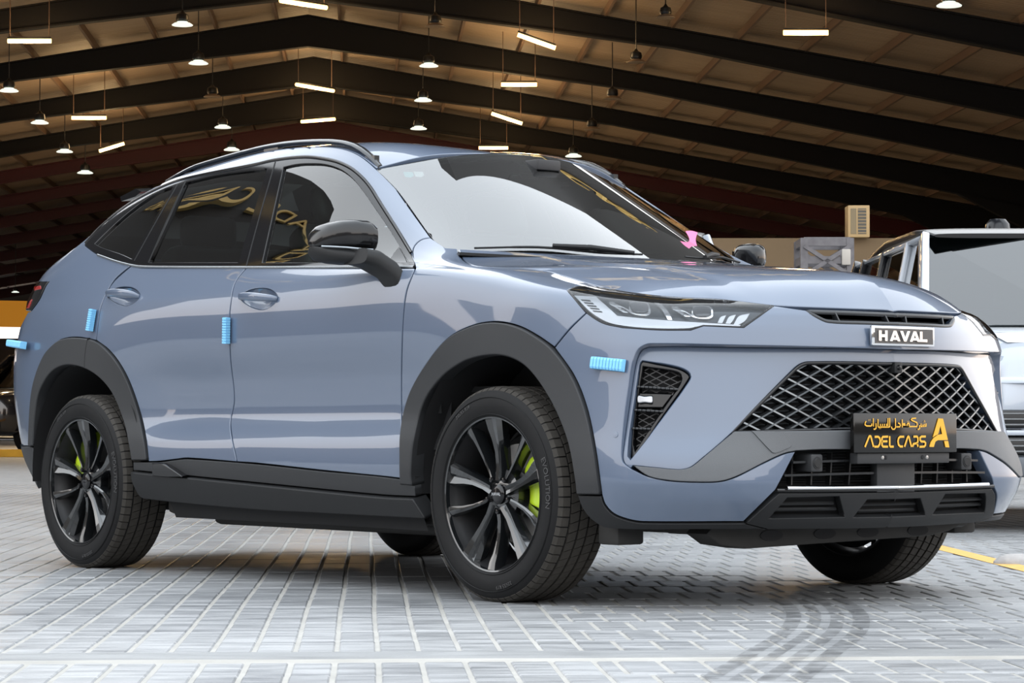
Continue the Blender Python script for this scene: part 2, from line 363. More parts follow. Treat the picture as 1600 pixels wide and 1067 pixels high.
# ---- right body side, one loft from the tail centre round the front corner to the nose centre; columns of (x, half width, z), bottom to top
DZ = [.20, .30, .38, .44, .52, .62, .74, .83, .90, .98, 1.06, 1.115]
DI = [.075, .032, .008, .000, .006, .042, .033, .012, 0., -.002, .005, .027]
def cabin(x, wd, top, di=DI, k=1.):
    return [(x, wd-d*k, z) for d, z in zip(di, DZ)]+[(x, t[1], t[0]) for t in top]
RI = [.08, .035, .01, .0, -.002, -.004, -.004, 0, .003, .008, .02, .038]
ZF = [.20, .27, .345, .40, .46, .56, .780, .826]
COLS = [
 [(x, 0., z) for x, z in zip([-3.5, -3.68, -3.72, -3.74, -3.76, -3.77, -3.765, -3.755, -3.735, -3.70, -3.66, -3.645, -3.63, -3.61, -3.59, -3.56], DZ+[1.15, 1.18, 1.205, 1.22])],
 [(x, .40, z) for x, z in zip([-3.48, -3.65, -3.70, -3.72, -3.74, -3.75, -3.745, -3.735, -3.715, -3.685, -3.65, -3.635, -3.62, -3.60, -3.58, -3.55], DZ+[1.15, 1.18, 1.205, 1.222])],
 [(x, y, z) for x, y, z in zip([-3.42, -3.55, -3.61, -3.64, -3.66, -3.685, -3.69, -3.685, -3.67, -3.64, -3.61, -3.60, -3.59, -3.57, -3.55, -3.53], [.60, .62, .635, .64, .645, .65, .65, .65, .65, .645, .64, .635, .63, .62, .61, .59], DZ+[1.15, 1.18, 1.207, 1.228])],
 [(x, y, z) for x, y, z in zip([-3.30, -3.38, -3.44, -3.48, -3.52, -3.55, -3.57, -3.57, -3.56, -3.54, -3.53, -3.52, -3.51, -3.50, -3.49, -3.48], [.74, .76, .775, .785, .79, .795, .80, .80, .80, .79, .775, .76, .745, .73, .715, .69], DZ+[1.15, 1.18, 1.21, 1.236])],
 [(x, y, z) for x, y, z in zip([-3.22, -3.28, -3.33, -3.36, -3.38, -3.395, -3.40, -3.40, -3.395, -3.385, -3.375, -3.37, -3.365, -3.36, -3.355, -3.35], [.79, .81, .825, .835, .845, .855, .865, .865, .86, .852, .838, .823, .808, .79, .77, .715], DZ+[1.165, 1.20, 1.235, 1.285])],
 cabin(-3.15, .90, [(1.19, .842), (1.245, .815), (1.30, .785), (1.35, .715)], RI),
 cabin(-2.74, .93, [(1.255, .838), (1.37, .785), (1.482, .72), (1.548, .64)], RI),
 cabin(-2.2, .912, [(1.215, .842), (1.40, .758), (1.582, .66), (1.634, .60)]),
 cabin(-1.6, .905, [(1.18, .842), (1.40, .752), (1.60, .65), (1.648, .60)]),
 cabin(-1.25, .905, [(1.17, .838), (1.36, .755), (1.545, .655), (1.598, .60)]),
 cabin(-1.0, .906, [(1.163, .835), (1.29, .765), (1.42, .688), (1.468, .622)]),
 cabin(-.5, .916, [(1.135, .845), (1.16, .80), (1.178, .75), (1.192, .70)], k=.8),
 [(0, y, z) for y, z in zip([.86, .90, .915, .922, .926, .928, .93, .93, .928, .924, .915, .90, .875, .835, .78, .72], [.20, .29, .37, .43, .51, .61, .73, .83, .90, .97, 1.025, 1.052, 1.069, 1.083, 1.091, 1.096])],
 [(.30, y, z) for y, z in zip([.89, .912, .922, .928, .93, .928, .925, .925, .924, .92, .905, .885, .86, .82, .78, .735], [.20, .28, .36, .42, .49, .59, .72, .83, .90, .955, .992, 1.009, 1.017, 1.022, 1.026, 1.028])],
 [(x, y, z) for x, y, z in zip([.43, .47, .49, .50, .50, .50, .50, .50, .50, .495, .485, .475, .465, .455, .445, .435], [.86, .89, .908, .916, .914, .903, .890, .887, .876, .855, .83, .80, .775, .755, .735, .72], [.20, .275, .35, .41, .475, .575, .755, .828, .895, .943, .97, .984, .992, .997, 1.0, 1.003])],
 [(x, y, z) for x, y, z in zip([.55, .60, .625, .638, .635, .628, .630, .632, .625, .61, .595, .58, .57, .56, .55, .54], [.82, .86, .885, .90, .897, .880, .850, .842, .825, .79, .755, .73, .71, .69, .675, .66], ZF+[.885, .93, .955, .967, .974, .979, .983, .987])],
 [(x, y, z) for x, y, z in zip([.72, .80, .845, .857, .848, .820, .782, .777, .767, .752, .737, .727, .718, .708, .70, .69], [.60, .63, .655, .667, .662, .645, .633, .632, .625, .61, .595, .585, .575, .567, .56, .55], ZF+[.885, .925, .948, .957, .962, .967, .971, .975])],
 [(x, y, z) for x, y, z in zip([.80, .855, .892, .904, .902, .900, .892, .890, .878, .865, .852, .845, .84, .833, .826, .82], [.36, .39, .41, .42, .415, .40, .38, .38, .375, .37, .365, .36, .355, .352, .348, .345], ZF+[.885, .925, .945, .952, .957, .961, .965, .968])],
 [(x, .19, z) for x, z in zip([.82, .885, .908, .919, .922, .935, .938, .939, .930, .917, .905, .898, .892, .885, .878, .872], ZF+[.885, .925, .945, .952, .957, .961, .965, .969])],
 [(x, 0., z) for x, z in zip([.83, .895, .915, .927, .932, .948, .951, .952, .943, .93, .918, .91, .904, .897, .89, .884], ZF+[.885, .925, .945, .952, .957, .961, .965, .97])],
]
CT = np.array([[(x, -y, z) for x, y, z in c] for c in COLS])
vpar = np.concatenate([[0], np.cumsum(np.linalg.norm(np.diff(CT[8:12], axis=1), axis=2).mean(0))])
vfine = np.concatenate([np.linspace(vpar[i], vpar[i+1], 9)[:-1] for i in range(15)]+[[vpar[-1]]])
LINW = [0]*14+[.3, .8, 1, 1, 1, 1]
GA = np.array([[(1-lw)*pchip(vpar, c[:, k], vfine)+lw*np.interp(vfine, vpar, c[:, k]) for k in range(3)] for c, lw in zip(CT, LINW)]).transpose(0, 2, 1)
GA = catmull(GA, 12)
y0 = GA[-1].copy()
GA = smooth_axis(GA, 0, 10); GA = smooth_axis(GA, 1, 2); GA[-1, :, 1] = 0.; GA[0, :, 1] = 0.
SIDE = Patch(GA, sref=7*8, tref=8*12)
SMAX = SIDE.S[-1]
TOPROW = GA[:, -1]
def side(pts, step=7.):
    st = SIDE.trace(pts, True, step); q = spline2(pts, True, step)
    for k, (x, y) in enumerate(q):
        if x > 1396: st[k, 0] = SMAX
    return st
def sideline(pts, step=7.):
    st = SIDE.trace(pts, False, step); q = spline2(pts, False, step)
    for k, (x, y) in enumerate(q):
        if x > 1396: st[k, 0] = SMAX
    return st
C = 1
# outlines of the sheet metal
DLO = [(132, 383.5, C), (140, 374), (157, 357), (197, 325), (233, 304), (273, 286.5), (309, 277), (400, 259), (431.5, 252), (476.5, 247.5), (507, 250.5), (530, 256), (552, 267.5), (575, 290), (597, 324), (620, 360), (642, 397), (648.5, 411, C), (648, 418, C), (600, 418), (385, 417.5), (225, 416.5), (205, 413), (180, 407), (152, 397.5)]
SEAM_F = [(649, 419, C), (643, 433), (636, 452), (631, 481), (628.5, 520), (627, 590), (627.5, 672, C)]
ARCHF_O = [(627, 757, C), (626.5, 720), (628, 672), (641, 616), (664, 573), (700, 529), (740, 508.5), (775, 503), (810, 509.5), (840, 525), (866, 545), (897, 588), (917, 639), (930, 700), (940, 773, C)]
ARCHF_I = [(903, 773, C), (900, 747), (889, 691), (870, 642), (846, 600), (824, 574), (805, 562), (785, 556.5), (765, 556.5), (745, 560), (724, 568), (694, 590), (667, 628), (650, 691), (646, 740), (648, 759, C)]
ARCHR_O = [(232, 720, C), (228, 687.5), (220, 649), (204, 601), (188, 569.6), (170, 547), (150, 532), (120, 527), (95, 531), (75, 548), (62, 574), (53, 605), (49, 640), (47, 697, C)]
ARCHR_I = [(55, 697, C), (57, 660), (63, 618), (75, 592), (88, 578), (108, 571), (134, 576), (159, 592), (178.5, 617), (194, 655.6), (204, 697), (208, 720, C)]
HOODLINE = [(715, 388.5, C), (717, 396), (724, 407), (738, 415), (769, 417.5), (825, 420), (881, 425), (915, 430.7), (932, 439), (940, 449, C)]
HLAMP = [(887, 453.4, C), (899, 448), (915, 447.5), (941, 449.5), (1029, 456), (1113, 466), (1208.6, 477.6, C), (1162, 511, C), (1099, 508.5, C), (1079, 515, C), (1029, 514.7), (972, 511, C), (941.5, 504), (916, 487)]

# front wing
side_f = [*SEAM_F[:-1], (627.6, 672, C), (641, 616), (664, 573), (700, 529), (740, 508.5), (775, 503), (810, 509.5), (840, 525), (866, 543, C), (890, 514), (916, 488.5, C), (900, 469), (887, 453.4, C), (899, 448), (915, 447.5), (940, 449.5, C)]+HOODLINE[::-1][1:]+[(696, 387, C), (673, 371, C), (661, 373), (652, 378.5), (645.5, 388), (645, 400)]
wing = panel('front_wing', SIDE, side(side_f), PAINT, car); mirror_part(wing)
fd = [(385, 418, C), (367, 442), (361, 470), (358.5, 500), (360, 560), (366, 624), (360, 665), (370, 722, C), (400, 724), (500, 735), (600, 745), (626.3, 748, C), (626.5, 720), (627.2, 672, C), (627, 590), (628.5, 520), (631, 481), (636, 452), (643, 433), (648.5, 419, C)]
front_door = panel('front_door', SIDE, side(fd), PAINT, car)
rd = [(205.5, 414, C), (225, 417), (385, 418, C), (367, 442), (361, 470), (358.5, 500), (360, 560), (366, 624), (360, 665), (370, 722, C), (293, 716), (277, 717.5), (249, 721), (232, 721.5, C), (228, 687.5), (220, 649), (204, 601), (188, 569.6), (170, 547), (150, 532, C), (157, 481), (169, 453), (180, 436)]
rear_door = panel('rear_door', SIDE, side(rd), PAINT, car)
TAIL = [(77, 440, C), (72, 447), (62, 468), (49, 486, C), (41, 486, C), (44, 470), (52, 452), (58, 441, C)]
# body side outer: quarter panel, roof strip and windscreen pillar in one pressing
qp_out = [(205.5, 414, C), (180, 436), (169, 453), (157, 481), (150, 532, C), (120, 527), (95, 531), (75, 548), (62, 574), (53, 605), (49, 640), (47, 697, C), (29, 697, C), (22, 640), (19, 580), (20, 545), (30, 515), (44, 487, C), (49, 486, C), (62, 468), (72, 447), (77, 440, C), (60, 440, C), (66, 428), (84, 411), (107, 395), (135, 373), (169, 341), (208, 308), (240, 285), (281, 262), (330, 246), (406, 234), (470, 229), (520, 228), (553, 232), (575, 243), (589, 255.5, C), (610, 282), (631, 312), (673, 371, C), (661, 373), (652, 378.5), (645.5, 388), (645, 400), (648.5, 411, C)]
dl = DLO[:18][::-1]  # from lower front corner back over the top to the tip
qp = qp_out+[p for p in dl[1:]]+[(152, 397.5), (180, 407)]
quarter = panel('body_side', SIDE, side(qp), PAINT, car, gap=.0015); mirror_part(quarter)

# ---- bonnet
def curve3(P, n): return catmull(np.array(P, float), n)
hl3 = SIDE.P(sideline(HOODLINE[:-1]+[(940, 449, C)], 5.))
side_edge = np.concatenate([hl3[:, :], SIDE.P(sideline([(941, 450), (985, 453)], 8.))[1:]])
def resample(P, n):
    d = np.concatenate([[0], np.cumsum(np.linalg.norm(np.diff(P, axis=0), axis=1))]); t = np.linspace(0, d[-1], n); return np.stack([np.interp(t, d, P[:, k]) for k in range(3)], 1)
NB = 60
e1 = resample(side_edge, NB)                                   # side edge, rear to front
front_px = [(985, 453), (1029, 456.5), (1113, 466.5), (1160, 472), (1208, 478), (1300, 482.5), (1400, 486.5)]
fe = SIDE.P(sideline(front_px, 6.)); fe[-1, 1] = 0.
e2 = resample(fe, NB)[::-1]                                      # front edge, centre to side
rear = resample(curve3([e1[0], (-.31, -.45, 1.176), (-.15, -.22, 1.164), (-.10, 0, 1.159)], 12), NB)[::-1]   # rear edge, centre to side
cen = resample(curve3([rear[0], (.15, 0, 1.124), (.4, 0, 1.100), (.6, 0, 1.081), (.72, 0, 1.067), (.80, 0, 1.049), (.855, 0, 1.019), (.882, 0, .990), e2[0]], 12), NB)
q = np.linspace(0, 1, NB)[:, None, None]; p = np.linspace(0, 1, NB)[None, :, None]
GB = (1-p)*cen[:, None]+p*e1[:, None]+(1-q)*rear[None]+q*e2[None]-((1-q)*(1-p)*rear[0]+(1-q)*p*rear[-1]+q*(1-p)*e2[0]+q*p*e2[-1])
pp = p[..., 0]; qq = q[..., 0]
ed = np.clip(np.minimum(qq, 1-qq)/.12, 0, 1); ed = ed*ed*(3-2*ed); es = np.clip((1-pp)/.1, 0, 1)
GB[..., 2] += .010*np.sin(np.pi*np.clip(pp, 0, 1))*np.sin(np.pi*qq)**.6
rid = .66-.16*qq; sm = np.clip((pp-rid)/.07+.5, 0, 1); sm = sm*sm*(3-2*sm)
GB[..., 2] += .011*(1-sm)*np.clip(qq/.2, 0, 1)*np.clip((1-qq)/.25, 0, 1)
GB = smooth_axis(smooth_axis(GB, 0, 2), 1, 2); GB[:, 0, 1] = 0.
# orient: rows run side -> centre so that the last column is the car centre line
GBp = GB[:, ::-1].transpose(1, 0, 2)
HOOD = Patch(GBp, flip=1.)
if HOOD.N[20, 20, 2] < 0: HOOD.N *= -1
def rectpoly(pt, n=40, e=0.):
    a = [(s, pt.T[0]+e) for s in np.linspace(pt.S[0]+e, pt.S[-1], n)]; b = [(pt.S[-1], t) for t in np.linspace(pt.T[0]+e, pt.T[-1]-e, n)][1:]
    c = [(s, pt.T[-1]-e) for s in np.linspace(pt.S[-1], pt.S[0]+e, n)][1:]; d = [(pt.S[0]+e, t) for t in np.linspace(pt.T[-1]-e, pt.T[0]+e, n)][1:-1]
    return np.array(a+b+c+d)
bonnet = panel('bonnet', HOOD, rectpoly(HOOD), PAINT, car, sym=True, grid=.022, gap=.0045, bev=.004)

# ---- windscreen and roof
wl = SIDE.P(sideline([(696, 386.5), (673, 370), (631, 311), (610, 281.5), (590, 256)], 4.))
el = resample(wl, 40)                                       # pillar edge, bottom to top
bot = resample(curve3([el[0], (-.37, -.45, 1.184), (-.22, -.22, 1.170), (-.17, 0, 1.165)], 12), 40)[::-1]
top = resample(curve3([el[-1], (-1.05, -.40, 1.583), (-1.00, -.2, 1.600), (-.985, 0, 1.605)], 12), 40)[::-1]
cw = resample(curve3([bot[0], (-.45, 0, 1.325), (-.72, 0, 1.478), top[0]], 12), 40)
def coons(c0, c1, r0, r1):
    n, m = len(c0), len(r0); q = np.linspace(0, 1, n)[:, None, None]; p = np.linspace(0, 1, m)[None, :, None]
    return (1-p)*c0[:, None]+p*c1[:, None]+(1-q)*r0[None]+q*r1[None]-((1-q)*(1-p)*r0[0]+(1-q)*p*r0[-1]+q*(1-p)*r1[0]+q*p*r1[-1])
GW = coons(cw, el, bot, top)
def wbas(X): x = X[..., 0]; y2 = X[..., 1]**2; return np.stack([np.ones_like(x), x, x*x, y2, x*y2, y2*y2], -1)
bd = np.concatenate([cw, el, el, bot, top]); wk = np.linalg.lstsq(wbas(bd), bd[:, 2], rcond=None)[0]
GW[..., 2] = wbas(GW) @ wk
GW = GW[:, ::-1].transpose(1, 0, 2); SCREEN = Patch(GW)
if SCREEN.N[20, 20, 2] < 0: SCREEN.N *= -1
screen = panel('windscreen', SCREEN, rectpoly(SCREEN), WGLASS, car, sym=True, thick=.004, gap=.002, bev=.001, off=-.004)
# roof: from screen top to the tail lip
topedge = TOPROW[4*12:]                                       # from rear corner forwards
i0 = int(np.argmin(np.abs(topedge[:, 0]+1.10))); re_ = resample(topedge[:i0+1][::-1], 60); re_[0] = el[-1]
rc = resample(curve3([top[0], (-1.3, 0, 1.642), (-1.7, 0, 1.668), (-2.1, 0, 1.662), (-2.5, 0, 1.60), (-2.9, 0, 1.475), (-3.3, 0, 1.30), (-3.36, 0, 1.275)], 10), 60)
rr = resample(curve3([rc[-1], (-3.37, -.3, 1.276), re_[-1]], 10), 40)
GR = coons(rc, re_, top, rr)[:, ::-1].transpose(1, 0, 2); ROOF = Patch(GR)
if ROOF.N[20, 20, 2] < 0: ROOF.N *= -1
smx = ROOF.S[-1]; tm = ROOF.T[-1]
def rpoly(t0, t1, s0=0.): return np.array([(s, t0) for s in np.linspace(s0, smx, 20)]+[(smx, t) for t in np.linspace(t0, t1, 20)][1:]+[(s, t1) for s in np.linspace(smx, s0, 20)][1:]+[(s0, t) for t in np.linspace(t1, t0, 20)][1:-1])
roof = panel('roof_panel', ROOF, rpoly(0, tm*.60), PAINT, car, sym=True, grid=.05)
panel('rear_window', ROOF, rpoly(tm*.60, tm*.97, .03), TGLASS, car, sym=True, grid=.05, thick=.005)
panel('tailgate_lip', ROOF, rpoly(tm*.97, tm, 0), PAINT, car, sym=True, grid=.05)

# ---- front bumper skin, with the corner air inlets cut out
VENT = [(1000, 561, C), (1036, 566), (1066, 572), (1079, 578.5), (1083, 586), (1079, 594), (1060, 620), (983, 718, C), (978, 712, C), (979, 682), (986, 630), (993, 577), (995.5, 565)]
GRIL = [(1147, 673, C), (1196, 626), (1245, 579, C), (1256, 570), (1268, 566.5, C), (1400, 568.5, C), (1400, 671, C), (1270, 671.5)]
SLOT = [(1259.5, 485, C), (1279, 497), (1294, 503, C), (1350, 505.5), (1400, 507, C), (1400, 491, C), (1330, 488)]
BANDTOP = [(987, 726.5, C), (1025, 730), (1060, 733), (1072, 731.5), (1081, 728), (1100, 712.5), (1147, 673, C)]
BANDBOT = [(1244, 705, C), (1225, 709), (1194, 723), (1150, 745), (1125, 752.5), (1085, 753.5), (1044, 751), (1012, 744)]
bumper_o = [(916, 488.5, C), (890, 514), (866, 543, C), (897, 588), (917, 639), (930, 700), (940, 773, C), (945, 788), (959, 803), (984, 812.5), (1006, 815.6), (1162, 815.6, C), (1212.5, 765.6, C)]+BANDBOT+BANDTOP+GRIL[1:5]+[(1400, 568.5, C), (1400, 507, C), (1350, 505.5), (1294, 503, C), (1279, 497), (1259.5, 485, C), (1208.6, 478, C), (1162, 511, C), (1099, 508.5, C), (1079, 515, C), (1029, 514.7), (972, 511, C), (941.5, 504)]
vent_st = side(VENT, 5.)
CEDGE = [(984, 731), (973, 722), (971, 711), (974, 670), (981, 615), (988, 568), (995, 549), (1003, 541), (1016, 537), (1140, 539), (1260, 541.5), (1400, 546, C)]
i_b = bumper_o.index(BANDBOT[0])
frame_o = bumper_o[:i_b]+BANDBOT+[(990, 734)]+CEDGE+[(1400, 507, C)]+bumper_o[bumper_o.index((1350, 505.5)):]
TK, TL = SIDE.T[56], SIDE.T[24]
bumper = panel('front_bumper', SIDE, side(frame_o, 6.), PAINT, car, sym=True, grid=.022, thick=.05, bev=.004, gap=.0005, lines=(SIDE.T[24],))
def cheek_off(q):
    k = np.clip((TK-q[:, 1])/(TK-SIDE.T[34]), 0, 1); return -.040+.030*k**1.1
CHK = [(1400, 546, C)]+[p for p in CEDGE[::-1][1:]]+BANDTOP+GRIL[1:5]+[(1400, 568.5, C)]
cheek = panel('bumper_cheek', SIDE, side(CHK, 6.), PAINT, car, holes=[vent_st], sym=True, grid=.018, thick=.03, gap=-.0005, off=cheek_off)
BAND = mat('textured_grey_band', (.085, .090, .097), .45, 0, .5, bump=.5, bump_s=700)
band = panel('bumper_band', SIDE, side(BANDTOP+[(1270, 671.5), (1400, 671, C), (1400, 703, C), (1287, 703)]+BANDBOT), BAND, car, sym=True, thick=.03, off=.004)
flap = panel('tow_hook_cover', SIDE, side([(1172, 673, C), (1219, 674, C), (1236, 697), (1232, 700), (1210, 709), (1205, 708)]), BAND, car, off=.007, gap=.001, bev=.001, thick=.004)
SKID = mat('lower_black_plastic', (.011, .0115, .0125), .5, 0, .3, bump=.2, bump_s=900)
PK1 = [(1229, 778, C), (1309, 776, C), (1317, 806, C), (1202, 808, C)]; PK2 = [(1354, 781, C), (1400, 780.5, C), (1400, 805.5, C), (1334, 806.5, C)]
skirt = panel('chin_panel', SIDE, side([(1216, 769, C), (1290, 769), (1400, 768, C), (1400, 823, C), (1330, 825), (1200, 826, C), (1163, 817, C)]), SKID, car, sym=True, off=.006, thick=.03, holes=[side(PK1, 5), side(PK2, 5)])
panel('chin_backing', SIDE, side([(1222, 772, C), (1400, 771, C), (1400, 821, C), (1210, 823, C), (1180, 814, C)]), BLACK, car, sym=True, off=-.035, thick=.004)
mb = MB()
lip = panel('lower_skirt', SIDE, side([(903, 773, C), (940, 774, C), (945, 788.5), (959, 803.5), (984, 813), (1006, 816.3), (1163, 816.5, C), (1200, 826, C), (1100, 826.5), (950, 825), (925, 812), (910, 793)]), SKID, car, off=.004, thick=.03); mirror_part(lip)

# front plane lookup: point on the nose for given (y,z)
def nose(y, z, off=0.):
    loc, n, f, d = SIDE.bvh.ray_cast(Vector((3, -abs(y), z)), Vector((-1, 0, 0)))
    st = SIDE.st_of(loc, f); P = SIDE.P(st)[0]+SIDE.Nn(st)[0]*off
    return Vector((P[0], P[1] if y <= 0 else -P[1], P[2]))
# pocket blades in the chin
for ps in ([(1218, 787), (1308, 786)], [(1210, 796), (1312, 795)]):
    pts = SIDE.P(sideline(ps, 9.)); m_ = MB(); m_.tube([Vector(p)+Vector((-.02, 0, 0)) for p in pts], .006, 6); bl = m_.build('chin_blade', SKID, car, True); mirror_part(bl)
for zz in (.318, .297):
    m_ = MB(); m_.tube([nose(y, zz, -.022) for y in np.linspace(-.13, .13, 7)], .006, 6); m_.build('chin_blade', SKID, car, True)

# ---- main grille: backing, radiator fins, diamond lattice
gst = side(GRIL, 5.)
panel('grille_backing', SIDE, side([(1130, 690, C), (1260, 556, C), (1400, 558, C), (1400, 690, C)]), BLACK, car, sym=True, off=-.095, thick=.004)
gpoly = np.array([(p[1], p[2]) for p in SIDE.P(gst)]); gpoly[gpoly[:, 0] > -.004, 0] = .01
GRB = mat('grille_satin_black', (.035, .037, .04), .22, .6, .6); GRS = mat('grille_satin_face', (.16, .17, .18), .22, .9, .6)
CW, CH = .0868, .0425; mb = MB(); z0 = gpoly[:, 1].min()+.002; nrow = 5
CW2 = CW/2
def gbar(a, b):
    # clip to the opening
    ts = [t for t in np.linspace(0, 1, 9) if inside(gpoly, np.array([[-abs(a[0]+(b[0]-a[0])*t), a[1]+(b[1]-a[1])*t]]))[0]]
    if len(ts) < 2: return
    pa, pb = [nose(a[0]+(b[0]-a[0])*t, a[1]+(b[1]-a[1])*t, -.030) for t in (ts[0], ts[-1])]
    d = (pb-pa).normalized(); up = Vector((1, 0, 0)); x = d.cross(up).normalized(); dx = Vector((-.030, 0, 0)); n = .0027
    V = [pa+x*n, pa-x*n, pb-x*n, pb+x*n, pa+x*.0055+dx*.35, pa-x*.0055+dx*.35, pb-x*.0055+dx*.35, pb+x*.0055+dx*.35, pa+x*.004+dx, pa-x*.004+dx, pb-x*.004+dx, pb+x*.004+dx]
    mb.mi = 1; mb.add(V[:4], [(0, 1, 2, 3)]); mb.mi = 0; mb.add(V, [(0, 4, 5, 1), (3, 2, 6, 7), (1, 5, 6, 2), (0, 3, 7, 4), (4, 8, 9, 5), (7, 6, 10, 11), (5, 9, 10, 6), (4, 7, 11, 8)])
for j in range(-1, 6):
    for i in range(-8, 9):
        y = i*CW; z = z0+j*CH
        for s in (-1, 1):
            gbar((y, z), (y+s*CW2, z+CH/2)); gbar((y+s*CW2, z+CH/2), (y, z+CH))
tag(mb.build('grille_lattice', [GRB, GRS], car), kind='stuff')
gf = MB()
for k in range(15):
    z = z0+.012+k*.0135; ys = [y for y in np.linspace(-.54, .54, 60) if inside(gpoly, np.array([[-abs(y), z]]))[0]]
    if len(ys) > 3: gf.tube([nose(y, z, -.085) for y in np.linspace(min(ys), max(ys), 9)], .0022, 4)
gf.build('radiator_fins', SATIN, car)
strip('grille_surround', SIDE, sideline([(1400, 671), (1270, 671.5), (1147, 673, C), (1196, 626), (1245, 579), (1256, 570), (1268, 566.5), (1400, 568.5)], 5.), GLOSS, car, .012, .006, -.026, False, True)
mb = MB(); c = nose(0, .762, -.018); mb.box((c.x-.02, 0, c.z), (.05, .036, .036)); cb = mb.build('front_camera', SKID, car, bevel=.004)
mb = MB(); mb.lathe([(.0, .007), (.006, .006), (.009, .0)], 16, 'X', (c.x+.006, 0, c.z)); mb.build('camera_lens', GLOSS, cb, True)

# upper slot under the bonnet edge
panel('slot_backing', SIDE, side([(1255, 483, C), (1400, 489, C), (1400, 512, C), (1290, 508, C)]), BLACK, car, sym=True, off=-.045, thick=.004)
sst = side(SLOT, 5.); ring = np.array([p for p in sideline([(1400, 491), (1330, 488.3), (1262, 486, C), (1279, 496), (1294, 502), (1350, 504.5), (1400, 506)], 5.)])
strip('slot_frame', SIDE, ring, GRB, car, .016, .006, -.004, False, True)
for x in (1310, 1386): 
    st = sideline([(x-4, 490), (x+3, 505)], 5.); P = SIDE.P(st); m_ = MB(); m_.bar(Vector(P[0])-Vector((.01, 0, 0)), Vector(P[-1])-Vector((.01, 0, 0)), .02, .006, (0, 1, 0)); v_ = m_.build('slot_divider', GRB, car, bevel=.001)
    mirror_part(v_)

# badge with raised letters
bc = nose(0, .861, .006); mb = MB(); mb.box((bc.x+.002, 0, bc.z), (.014, .288, .064)); badge = mb.build('badge', CHROME, car, bevel=.004)
mb = MB(); mb.box((bc.x+.0085, 0, bc.z), (.004, .268, .049)); mb.build('badge_field', mat('badge_grey', (.075, .068, .066), .4), badge)
HV = {'H': [[(0, 0), (.24, 0), (.24, .36), (.6, .36), (.6, 0), (.84, 0), (.84, 1), (.6, 1), (.6, .62), (.24, .62), (.24, 1), (0, 1)]],
 'A': [[(0, 0), (.26, 0), (.52, .62), (.66, .28), (.42, .28), (.36, .1), (.64, 0), (1.04, 0), (.66, 1), (.38, 1)]],
 'V': [[(0, 1), (.27, 1), (.5, .38), (.73, 1), (1., 1), (.62, 0), (.38, 0)]],
 'L': [[(0, 0), (.74, 0), (.74, .24), (.24, .24), (.24, 1), (0, 1)]]}
HV['A'] = [[(0, 0), (.25, 0), (.50, .66), (.62, .34), (.40, .34), (.31, .12), (.72, .12), (.77, 0), (1.02, 0), (.63, 1), (.37, 1)]]
x0 = -.122
for ch, wd in (('H', .050), ('A', .047), ('V', .045), ('A', .047), ('L', .050)):
    m_ = MB(); sc_ = .033; kx = .046/1.0
    for pl in HV[ch]: m_.prism([(x0+px*kx, bc.z-.0165+py*sc_) for px, py in pl], lambda a, b, d: (bc.x+.010+d, a, b), 0, .006)
    m_.build('badge_letter', CHROME, badge); x0 += wd

# ---- number plate with the dealer's lettering
pc = Vector((.972, 0, .5525)); PLW, PLH = .474, .126
mb = MB(); mb.box((pc.x-.012, 0, pc.z), (.02, PLW, PLH)); plate = mb.build('number_plate', mat('plate_gloss_black', (.004, .0038, .0035), .12, 0, .5), car, bevel=.003)
GOLD = mat('gold_lettering', (.72, .38, .03), .35, .15)
KP = PLW/166.; # plate pixels of the close-up, 8x
def pxy(x, y): # plate crop coordinates (8 px per photo px) -> plate plane
    u = (x-140)/(1465-140); top_ = 122+(158-122)*u; bot_ = 588+(592-588)*u
    return (u-.5)*PLW, PLH*(.5-(y-top_)/(bot_-top_))
def stroke(mb, pts, wd, closed=False):
    P = [np.array(pxy(*p)) for p in pts]; n = len(P)
    L = []; Rr = []
    for i in range(n):
        a = P[i-1] if (i > 0 or closed) else P[i]; b = P[(i+1) % n] if (i < n-1 or closed) else P[i]
        d1 = P[i]-a; d2 = b-P[i]; d1 = d1/np.linalg.norm(d1) if np.linalg.norm(d1) > 1e-9 else None; d2 = d2/np.linalg.norm(d2) if np.linalg.norm(d2) > 1e-9 else None
        d1 = d2 if d1 is None else d1; d2 = d1 if d2 is None else d2; t = d1+d2; t /= max(1e-9, np.linalg.norm(t)); nn = np.array([-t[1], t[0]]); k = 1/max(.5, abs(nn@np.array([-d1[1], d1[0]])))
        L.append(P[i]+nn*wd/2*k); Rr.append(P[i]-nn*wd/2*k)
    V = [(pc.x-.0015+.0022, p[0], pc.z+p[1]) for p in L]+[(pc.x-.0015+.0022, p[0], pc.z+p[1]) for p in Rr]
    mb.add(V, [(i, (i+1) % n, n+(i+1) % n, n+i) for i in range(n if closed else n-1)])
def letter(name, strokes, wd):
    m_ = MB()
    for s_ in strokes: stroke(m_, s_, wd)
    return m_.build(name, GOLD, plate)
W1 = .0068
for name, ss in (('A', [[(264, 520), (318, 398), (328, 394), (338, 398), (372, 520)]]), ('D', [[(386, 404), (432, 404), (450, 420), (458, 450), (450, 490), (430, 518), (382, 518)]]),
  ('E', [[(558, 404), (490, 406), (480, 420), (480, 500), (492, 518), (556, 520)], [(480, 458), (550, 458)]]), ('L', [[(578, 398), (578, 505), (588, 520), (630, 520)]]),
  ('C', [[(764, 408), (712, 408), (692, 425), (684, 462), (692, 500), (714, 520), (748, 520)]]), ('A', [[(768, 524), (810, 412), (818, 406), (826, 412), (858, 526)]]),
  ('R', [[(872, 526), (884, 492), (930, 484), (942, 468), (942, 424), (930, 409), (884, 409)], [(932, 486), (944, 526)]]),
  ('S', [[(1046, 410), (990, 410), (972, 420), (972, 450), (986, 466), (1028, 468), (1042, 484), (1040, 508), (1024, 524), (962, 526)]])):
    letter('plate_letter', ss, W1)
W2 = .0042
